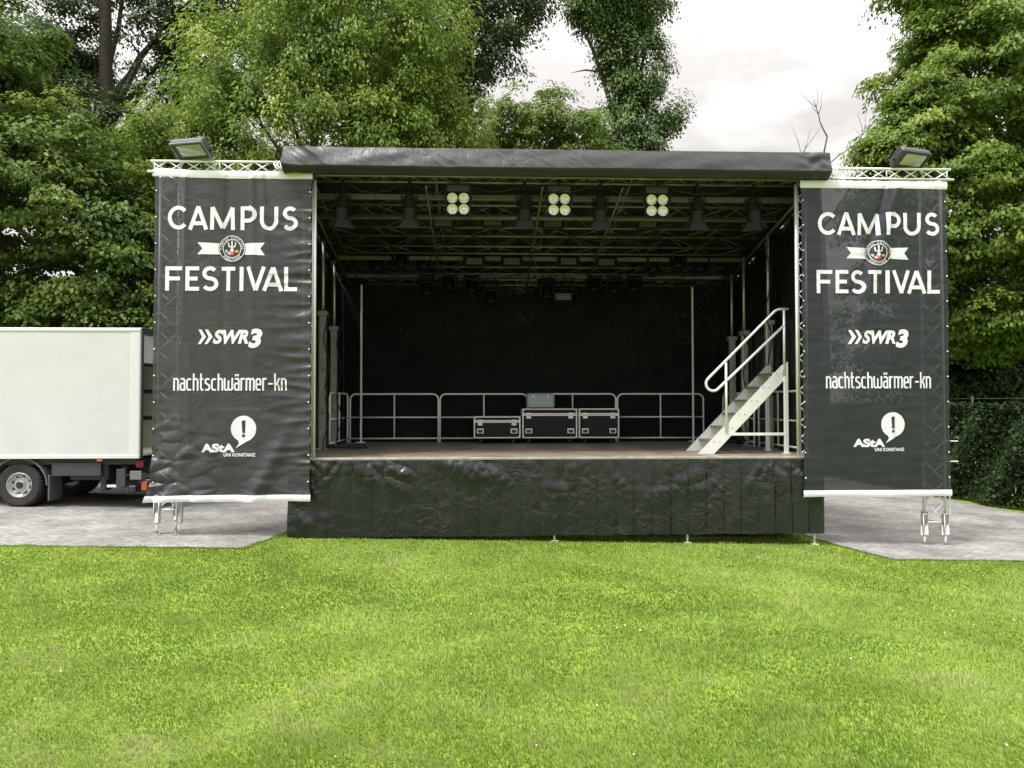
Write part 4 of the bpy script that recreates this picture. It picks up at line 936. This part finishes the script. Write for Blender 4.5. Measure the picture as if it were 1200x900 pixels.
def limbs(name, m, parent, base, top, r0, targets, nl=22, bend=.4, lead=None):
    mb = MB(); base, top = Vector(base), Vector(top); pts = []; rs = []
    for k in range(9):
        f = k/8; p = base.lerp(top, f)+Vector((nz(f*3, base.x, 1), nz(f*3, base.y, 5), 0))*bend*f; pts.append(p); rs.append(r0*(1.15 if k == 0 else 1)*(1-.78*f))
    mb.path(pts, rs, 10)
    idx = RNG.choice(len(targets), min(nl, len(targets)), replace=False)
    for i in idx:
        t_ = Vector(targets[i]); f = min(.95, max(.25, (t_.z-base.z)/max(.1, top.z-base.z)*.75+random.uniform(-.1, .05)))
        s_ = base.lerp(top, f)+Vector((nz(f*3, base.x, 1), nz(f*3, base.y, 5), 0))*bend*f; r_ = r0*(1-.78*f)*.5
        pl = []
        for k in range(7):
            g = k/6; p = s_.lerp(t_, g); p.z += math.sin(g*PI)*.12*(t_-s_).length; p += Vector((nz(g*4, i, 1), nz(g*4, i, 2), nz(g*4, i, 3)))*.35*math.sin(g*PI); pl.append(p)
        mb.path(pl, [max(.012, r_*(1-.85*k/6)) for k in range(7)], 7)
        for q in range(2):
            a = Vector(pl[3+q]); e = a+Vector((random.uniform(-1, 1), random.uniform(-1, 1), random.uniform(.1, .9)))*1.1
            mb.path([a, a.lerp(e, .5)+Vector((0, 0, .1)), e], [max(.01, r_*.4), max(.008, r_*.25), .006], 5)
    return mb.build(name, m, parent, True)
def tree(name, label, cat, base, top, r0, lobes, n, per, cr_, size, leaf, bark='bark', nl=22, rmin=.55, lump=.22, group=None, cut=None, **kw):
    th = thing(name, label, cat, (base[0], base[1], base[2]), 0, group)
    C_, O_ = clumps(lobes, n, rmin, lump, cut=cut)
    limbs('trunk', bark, th, base, top, r0, C_, nl)
    crown('crown', leaf, th, C_, O_, per, cr_, size, **kw)
    return th
GZ = lambda x: ground_z(x)-.1
G1 = 'trees standing behind and beside the stage'
# bright lime tree behind the stage, left of centre
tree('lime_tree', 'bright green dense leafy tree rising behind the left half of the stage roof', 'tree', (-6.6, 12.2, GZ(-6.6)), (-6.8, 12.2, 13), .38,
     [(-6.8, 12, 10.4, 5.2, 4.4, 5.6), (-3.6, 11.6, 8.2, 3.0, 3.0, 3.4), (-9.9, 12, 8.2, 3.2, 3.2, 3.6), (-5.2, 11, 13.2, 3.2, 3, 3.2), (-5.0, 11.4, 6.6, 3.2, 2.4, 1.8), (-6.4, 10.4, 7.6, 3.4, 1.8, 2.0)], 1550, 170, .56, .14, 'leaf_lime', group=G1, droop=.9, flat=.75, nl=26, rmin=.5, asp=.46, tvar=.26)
# maple at the far left
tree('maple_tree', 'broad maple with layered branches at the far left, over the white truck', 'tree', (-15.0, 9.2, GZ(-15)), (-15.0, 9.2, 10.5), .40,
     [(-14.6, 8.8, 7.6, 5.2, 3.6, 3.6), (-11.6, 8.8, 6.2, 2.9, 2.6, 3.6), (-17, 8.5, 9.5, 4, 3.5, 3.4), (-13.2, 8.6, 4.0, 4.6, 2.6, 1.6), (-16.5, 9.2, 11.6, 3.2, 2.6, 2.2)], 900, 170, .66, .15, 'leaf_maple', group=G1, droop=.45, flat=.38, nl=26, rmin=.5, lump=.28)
# tall dark tree with visible trunk at upper left
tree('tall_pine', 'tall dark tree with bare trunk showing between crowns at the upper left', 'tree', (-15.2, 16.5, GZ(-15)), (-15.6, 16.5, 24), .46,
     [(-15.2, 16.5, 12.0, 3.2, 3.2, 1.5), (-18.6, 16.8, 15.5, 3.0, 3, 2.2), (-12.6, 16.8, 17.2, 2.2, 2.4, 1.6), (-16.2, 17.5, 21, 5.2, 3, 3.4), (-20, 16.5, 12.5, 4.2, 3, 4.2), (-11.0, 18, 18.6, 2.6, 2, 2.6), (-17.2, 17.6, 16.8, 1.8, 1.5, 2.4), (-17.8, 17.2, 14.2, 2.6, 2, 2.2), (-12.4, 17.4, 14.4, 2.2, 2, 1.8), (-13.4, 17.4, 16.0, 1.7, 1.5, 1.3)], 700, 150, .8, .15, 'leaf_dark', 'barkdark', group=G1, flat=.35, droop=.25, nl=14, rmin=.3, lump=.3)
# dark tall tree behind the lime
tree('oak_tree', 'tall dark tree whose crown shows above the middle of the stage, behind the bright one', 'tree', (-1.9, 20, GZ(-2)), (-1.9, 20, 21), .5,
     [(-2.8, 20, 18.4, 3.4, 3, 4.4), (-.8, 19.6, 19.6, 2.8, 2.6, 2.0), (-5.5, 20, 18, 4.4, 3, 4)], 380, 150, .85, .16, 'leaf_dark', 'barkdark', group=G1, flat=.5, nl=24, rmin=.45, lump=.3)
# ivy-clad tree
def ivycut(p): return True
tree('ivy_tree', 'tall ivy-covered tree right of the roof middle, its trunk wrapped in leaves', 'tree', (4.6, 17.2, GZ(4.6)), (4.5, 17.2, 22), .45,
     [(4.6, 17, 9.4, 1.75, 1.6, 3.0), (4.6, 17, 13.0, 1.45, 1.3, 2.4), (4.5, 17, 16.0, 1.5, 1.4, 2.2), (3.7, 17, 18.2, 2.0, 1.6, 1.5), (5.0, 17.2, 18.6, 1.2, 1.3, 1.4), (6.0, 16.8, 13.7, .75, .7, .6), (5.8, 16.9, 10.2, 1.2, 1, 1.2), (3.4, 16.8, 9.8, 1.5, 1.2, 1.9), (4.3, 16.9, 11.4, 1.7, 1.4, 1.6)], 720, 130, .55, .135, 'leaf_ivy', 'barkdark', group=G1, flat=.8, nl=20, rmin=.5, lump=.3)
# small light tree between them
tree('hazel_tree', 'small loose tree with thin arching branches in the sky gap above the stage', 'tree', (1.9, 15.4, GZ(2)), (1.5, 15.4, 11), .2,
     [(.5, 15.2, 12.4, 1.9, 1.3, 1.5), (2.0, 15.2, 11.0, 2.0, 1.6, 1.8), (2.6, 15, 9.6, 2.6, 1.6, 2.0), (-.9, 15.2, 11.9, .9, .8, .6)], 420, 100, .5, .135, 'leaf_maple', 'barkdark', group=G1, flat=.45, nl=26, rmin=.3, lump=.3, tbase=.72, droop=.4)
# right-hand big tree
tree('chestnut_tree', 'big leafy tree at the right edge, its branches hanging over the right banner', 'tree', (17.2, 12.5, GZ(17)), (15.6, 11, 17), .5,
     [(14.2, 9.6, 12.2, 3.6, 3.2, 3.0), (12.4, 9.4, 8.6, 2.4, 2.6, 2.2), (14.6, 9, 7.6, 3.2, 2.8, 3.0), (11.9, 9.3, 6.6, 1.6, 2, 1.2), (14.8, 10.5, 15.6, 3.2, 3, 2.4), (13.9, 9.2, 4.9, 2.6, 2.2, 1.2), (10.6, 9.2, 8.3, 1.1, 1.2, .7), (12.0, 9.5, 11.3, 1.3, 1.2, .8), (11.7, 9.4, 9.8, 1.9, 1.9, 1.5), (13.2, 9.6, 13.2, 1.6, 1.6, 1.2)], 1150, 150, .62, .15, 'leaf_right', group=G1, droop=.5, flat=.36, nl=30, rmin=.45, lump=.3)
# smaller trees behind the hedge on the right
tree('elm_tree', 'darker tree behind the hedge at the right, under the big hanging branches', 'tree', (15.6, 15, GZ(15.6)), (15.6, 15, 8), .25,
     [(14.6, 15, 5.2, 2.8, 2, 2.2), (17.6, 14.5, 4.6, 2.6, 2, 2.6), (17, 13.5, 2.6, 3, 1.6, 1.8), (14.2, 13, 3.2, 2.4, 1.4, 1.6), (15.4, 12.2, 3.4, 2.8, 1.2, 1.9)], 480, 120, .75, .155, 'leaf_dark', 'barkdark', group=G1, flat=.45, rmin=.35, lump=.3, tbase=.3)
# dark belt behind truck and stage; trees behind the curtain added to block sky
for i, (x, y, h, lb) in enumerate(((-20.5, 13.5, 9, 'dark bushy tree in the shade behind the truck, furthest left'), (-16.5, 13.2, 6.5, 'dark low tree right above the truck roof'), (-11.2, 13.6, 7.5, 'dark leafy tree behind the left banner'), (9.5, 18.5, 4.4, 'dark low tree behind the right banner'), (-6.3, 14.6, 8.0, 'added dark low tree blocking the sky behind the back curtain, left of its middle'), (-1.8, 14.4, 8.4, 'added dark low tree blocking the sky behind the middle of the back curtain'), (2.8, 14.6, 8.2, 'added dark low tree blocking the sky behind the back curtain, right of its middle'), (6.6, 14.2, 7.6, 'added dark low tree blocking the sky behind the right rear stage corner'), (-9.0, 16.5, 12, 'taller dark tree close behind the bright green one'))):
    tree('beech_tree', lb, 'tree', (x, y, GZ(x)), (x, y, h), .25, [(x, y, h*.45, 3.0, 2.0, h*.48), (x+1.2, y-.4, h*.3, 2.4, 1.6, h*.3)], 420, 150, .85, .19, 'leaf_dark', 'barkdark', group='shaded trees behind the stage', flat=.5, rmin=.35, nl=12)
# bare tree whose twigs show above the roof's right end
bt = thing('bare_tree', 'leafless tree with thin grey twigs showing above the right end of the roof', 'tree', (13.6, 20, GZ(13.6)))
mb = MB()
def twig(p, d_, l_, r_, dep):
    pts = [Vector(p)]; dd = Vector(d_)
    for k in range(5): dd = (dd+Vector((random.uniform(-.3, .3), random.uniform(-.3, .3), random.uniform(-.1, .22)))).normalized(); pts.append(pts[-1]+dd*l_/5)
    mb.path(pts, [r_*(1-.6*k/5) for k in range(6)], 6)
    if dep:
        for k in range(3 if dep > 1 else 4):
            q = pts[random.randint(2, 5)]; twig(q, (dd+Vector((random.uniform(-1, 1), random.uniform(-.7, .7), random.uniform(-.2, .6)))).normalized(), l_*random.uniform(.4, .65), r_*.45, dep-1)
mb.path([(13.6, 20, GZ(13)), (13.7, 20, 5), (13.6, 20, 10.3)], [.22, .18, .1], 10)
random.seed(21)
twig((13.6, 20, 10.3), (.15, 0, 1), 3.6, .07, 2); twig((13.65, 20, 10), (.75, 0, .9), 3.4, .06, 2); twig((13.6, 20, 10.2), (-.5, 0, 1), 2.6, .05, 2)
mb.build('branches', 'twig', bt, True)
# long bare limb bridging the sky gap
# hedge
hg = thing('hedge', 'clipped green hedge darkened for tree shade along the paving at the right edge', 'hedge', (11, 7, GZ(11)))
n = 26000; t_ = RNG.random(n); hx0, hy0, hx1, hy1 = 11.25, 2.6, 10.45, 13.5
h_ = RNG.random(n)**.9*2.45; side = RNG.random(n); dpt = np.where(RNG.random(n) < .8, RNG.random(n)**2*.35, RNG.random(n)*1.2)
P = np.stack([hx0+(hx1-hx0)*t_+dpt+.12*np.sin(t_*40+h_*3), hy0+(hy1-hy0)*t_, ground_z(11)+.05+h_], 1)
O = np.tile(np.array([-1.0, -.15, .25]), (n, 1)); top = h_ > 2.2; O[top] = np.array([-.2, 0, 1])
leaf_mesh('foliage', 'leaf_hedge_shaded', hg, P, O+unit(n)*.55, unit(n)+np.array([0, 0, -.7]), RNG.uniform(.09, .17, n), RNG.normal(.5, .25, n), .62)
mb = MB()
for k in range(22):
    f = k/21; x, y = hx0+(hx1-hx0)*f+.55, hy0+(hy1-hy0)*f
    for q in range(3): mb.path([(x, y, GZ(11)), (x+random.uniform(-.2, .2), y+random.uniform(-.2, .2), 1.1), (x+random.uniform(-.3, .3), y+random.uniform(-.3, .3), 2.3)], [.03, .02, .008], 5)
mb.build('stems', 'barkdark', hg)
# wire fence above the hedge
fe = thing('wire_fence', 'thin wire fence with slim posts showing above the hedge at the right edge', 'fence', (12.9, 8, GZ(13)))
for y in (3.5, 6, 8.5, 11, 13.5):
    mb = MB(); mb.tube((12.95-.06*(y-3), y, GZ(13)), (12.95-.06*(y-3), y, 2.45), .025); mb.build('post', mat('weathered_post', (.16, .12, .08), .8) if y == 3.5 else bpy.data.materials['weathered_post'], fe)
mb = MB()
for z in (.6, 1.2, 1.8, 2.38): mb.tube((12.95, 3.5, z), (12.32, 13.5, z), .004, 5)
mb.build('wire', 'alu_dull', fe)

# ------------------------------------------------------------------ person standing behind the gauze at the back
pz = ground_z(-2.4)+.02
pe = thing('person', 'person in a pale grey t-shirt faintly seen through the black back curtain', 'person', (-2.95, 6.0, pz))
def skin_body(joints, edges, name, m, parent, lvl=2):
    me = bpy.data.meshes.new(name); me.from_pydata([j[:3] for j in joints], edges, [])
    o = bpy.data.objects.new(name, me); COL.objects.link(o)
    md = o.modifiers.new('skin', 'SKIN'); sv = me.skin_vertices[0].data if me.skin_vertices else None
    if sv is None:
        bm = bmesh.new(); bm.from_mesh(me); bm.verts.layers.skin.verify(); bm.to_mesh(me); bm.free(); sv = me.skin_vertices[0].data
    for k, j in enumerate(joints): sv[k].radius = (j[3], j[4] if len(j) > 4 else j[3])
    sv[0].use_root = True
    ss = o.modifiers.new('sub', 'SUBSURF'); ss.levels = ss.render_levels = lvl
    m2 = bpy.data.meshes.new_from_object(o.evaluated_get(bpy.context.evaluated_depsgraph_get()))
    bpy.data.objects.remove(o); m2.materials.append(M[m]); m2.polygons.foreach_set('use_smooth', [True]*len(m2.polygons))
    o = bpy.data.objects.new(name, m2); COL.objects.link(o); o.parent = parent; return o
J = [(0, 0, .95, .15, .11), (0, 0, 1.15, .14, .1), (0, 0, 1.38, .17, .11), (0, 0, 1.50, .07, .07), (0, -.02, 1.58, .06, .06), (0, -.04, 1.68, .085, .10), (0, -.04, 1.77, .075, .09),
     (.17, 0, 1.43, .065, .065), (.24, 0, 1.17, .045, .045), (.26, -.06, .93, .035, .035), (.265, -.09, .83, .03, .04), (-.17, 0, 1.43, .065, .065), (-.24, 0, 1.17, .045, .045), (-.26, -.06, .93, .035, .035), (-.265, -.09, .83, .03, .04),
     (.09, 0, .82, .09, .09), (.1, 0, .48, .06, .06), (.1, .02, .09, .045, .045), (.1, -.13, .04, .04, .035), (-.09, 0, .82, .09, .09), (-.1, 0, .48, .06, .06), (-.1, .02, .09, .045, .045), (-.1, -.13, .04, .04, .035)]
skin_body(J, [(0, 1), (1, 2), (2, 3), (3, 4), (4, 5), (5, 6), (2, 7), (7, 8), (8, 9), (9, 10), (2, 11), (11, 12), (12, 13), (13, 14), (0, 15), (15, 16), (16, 17), (17, 18), (0, 19), (19, 20), (20, 21), (21, 22)], 'body', 'skin', pe)
skin_body([(0, 0, .96, .165, .125), (0, 0, 1.15, .155, .115), (0, 0, 1.40, .185, .125), (.175, 0, 1.43, .08, .08), (.235, 0, 1.22, .07, .07), (-.175, 0, 1.43, .08, .08), (-.235, 0, 1.22, .07, .07)], [(0, 1), (1, 2), (2, 3), (3, 4), (2, 5), (5, 6)], 'shirt', 'shirt', pe)
skin_body([(0, 0, .93, .16, .12), (.09, 0, .82, .10, .10), (.1, 0, .48, .075, .075), (.1, .02, .10, .06, .06), (-.09, 0, .82, .10, .10), (-.1, 0, .48, .075, .075), (-.1, .02, .10, .06, .06)], [(0, 1), (1, 2), (2, 3), (0, 4), (4, 5), (5, 6)], 'trousers', 'jeans', pe)
skin_body([(0, .01, 1.70, .085, .085), (0, -.02, 1.79, .07, .085)], [(0, 1)], 'hair', 'hair', pe)

# ------------------------------------------------------------------ grass blades (seen part of the lawn)
NB = 620000
dmin, dmax = 3.0, 16.5
uu = RNG.random(NB); d_ = 1/np.sqrt((1/dmin**2)*(1-uu)+(1/dmax**2)*uu)*1.0        # density falls with distance
d_ = np.where(RNG.random(NB) < .5, d_, RNG.uniform(dmin, dmax, NB))
lat = RNG.uniform(-1, 1, NB)*(.74*d_+1.2)
gx = CP.x+lat*math.cos(YAW)+d_*math.sin(YAW); gy = CP.y-lat*math.sin(YAW)+d_*math.cos(YAW)
# keep blades off the paving
px_ = np.array([p[0] for p in PAVE]); py_ = np.array([p[1] for p in PAVE]); ins = np.zeros(NB, bool); j = len(PAVE)-1
for i in range(len(PAVE)):
    c = ((py_[i] > gy) != (py_[j] > gy)) & (gx < (px_[j]-px_[i])*(gy-py_[i])/(py_[j]-py_[i]+1e-12)+px_[i]); ins ^= c; j = i
for (ax, ay), (bx, by) in ((PAVE[0], PAVE[1]), (PAVE[1], PAVE[2]), (PAVE[5], PAVE[6]), (PAVE[6], PAVE[7])):      # ragged turf along the paving edge
    m_ = int(math.hypot(bx-ax, by-ay)*420); f_ = RNG.random(m_); o_ = RNG.normal(0, .022, m_); ll = math.hypot(bx-ax, by-ay)
    ex_, ey_ = ax+(bx-ax)*f_-(by-ay)/ll*o_, ay+(by-ay)*f_+(bx-ax)/ll*o_
    gx = np.append(gx, ex_); gy = np.append(gy, ey_); d_ = np.append(d_, np.full(m_, 11.5)); ins = np.append(ins, np.zeros(m_, bool))
keep = ~ins & (gy < 4); gx, gy, d_ = gx[keep], gy[keep], d_[keep]; n = len(gx)
def vnoise(x, y, f, seed):
    x = x*f; y = y*f; r_ = np.random.default_rng(seed); T = r_.random((256, 256)); xi = np.floor(x).astype(int); yi = np.floor(y).astype(int); fx = x-xi; fy = y-yi
    fx = fx*fx*(3-2*fx); fy = fy*fy*(3-2*fy); g = lambda a, b_: T[a % 256, b_ % 256]
    return (g(xi, yi)*(1-fx)+g(xi+1, yi)*fx)*(1-fy)+(g(xi, yi+1)*(1-fx)+g(xi+1, yi+1)*fx)*fy
tuft = vnoise(gx, gy, 3.2, 1)*.6+vnoise(gx, gy, 9, 2)*.4; broad = vnoise(gx, gy, .8, 3)
hgt = (.019+.018*tuft)*RNG.uniform(.6, 1.25, n); wid = np.clip(.0016+.00045*d_, .0024, .008)*RNG.uniform(.7, 1.2, n)
dry = np.zeros(n)                                   # wheel tracks of flattened paler grass curving over the lawn
for cx_, cy_, r_, w_, s_ in ((1.0, -8.8, 4.2, .16, .30), (1.2, -8.6, 5.7, .16, .26), (-14.0, -25.0, 20.5, .14, .2), (-3, -3.5, 6.4, .2, .15), (5.5, -14.5, 8, .18, .2)):
    rr = np.hypot(gx-cx_, gy-cy_); dry += s_*np.exp(-((rr-r_)/w_)**2)*(vnoise(gx, gy, 1.4, 9) > .35)
spot = np.clip((vnoise(gx, gy, 2.1, 14)-.78)*3, 0, .5)
hgt *= (1-.4*np.clip(dry, 0, 1))
tint = .46+.5*(broad-.5)+.6*(tuft-.5)+.35*(vnoise(gx, gy, 1.7, 31)-.5)+RNG.normal(0, .15, n)+.65*dry+.35*spot; tint[RNG.random(n) < .03] = .97
hgt *= 1+.9*np.clip(tuft-.62, 0, 1)*2
az = RNG.uniform(0, 2*PI, n); lean = RNG.uniform(.1, .75, n)*hgt; az2 = vnoise(gx, gy, .6, 21)*6; lx = np.cos(az)*lean+.35*hgt*np.cos(az2); ly = np.sin(az)*lean+.35*hgt*np.sin(az2)
bx_, by_ = np.cos(az+PI/2)*wid, np.sin(az+PI/2)*wid; gz = ground_z(gx)
V = np.empty((n, 5, 3), np.float32)
V[:, 0] = np.stack([gx-bx_, gy-by_, gz], 1); V[:, 1] = np.stack([gx+bx_, gy+by_, gz], 1)
V[:, 2] = np.stack([gx+bx_*.7+lx*.4, gy+by_*.7+ly*.4, gz+hgt*.6], 1); V[:, 3] = np.stack([gx-bx_*.7+lx*.4, gy-by_*.7+ly*.4, gz+hgt*.6], 1)
V[:, 4] = np.stack([gx+lx, gy+ly, gz+hgt], 1)
me = bpy.data.meshes.new('grass'); me.vertices.add(5*n); me.loops.add(7*n); me.polygons.add(2*n)
me.vertices.foreach_set('co', V.reshape(-1)); base = np.arange(n)[:, None]*5
me.loops.foreach_set('vertex_index', (base+np.array([[0, 1, 2, 3, 3, 2, 4]])).astype(np.int32).ravel())
me.polygons.foreach_set('loop_start', (np.arange(n)[:, None]*7+np.array([[0, 4]])).astype(np.int32).ravel())
a = me.attributes.new('tint', 'FLOAT', 'FACE'); a.data.foreach_set('value', np.repeat(np.clip(tint, 0, 1), 2).astype(np.float32))
me.materials.append(mat('grass_blades', (.1, .16, .02), .5, spec=.25, tint=[(0, (.092, .185, .024)), (1, (.38, .42, .17)), (.45, (.188, .29, .042)), (.75, (.27, .365, .072))], translucent=.3))
me.update(calc_edges=True); me.validate()
g = bpy.data.objects.new('grass', me); COL.objects.link(g); g['kind'] = 'stuff'
# daisies
nd = 170; mb = MB()
for k in range(nd):
    dd = 3.5+9*random.random()**.8; la = random.uniform(-1, 1)*.7*dd
    x = CP.x+la+dd*.04; y = CP.y+dd
    if nz(x*.55, y*.55, 3) < .15 or y > -1.5: continue
    z = ground_z(x)+.045; r_ = random.uniform(.004, .0085)
    mb.add([(x+r_*math.cos(a_*PI/3), y+r_*math.sin(a_*PI/3)*.9, z+r_*.4*math.sin(a_*PI/3)) for a_ in range(6)], [(0, 1, 2, 3, 4, 5)])
o = mb.build('daisies', mat('daisy_petals', (.75, .75, .72), .6)); o['kind'] = 'stuff'
# tidy unused data
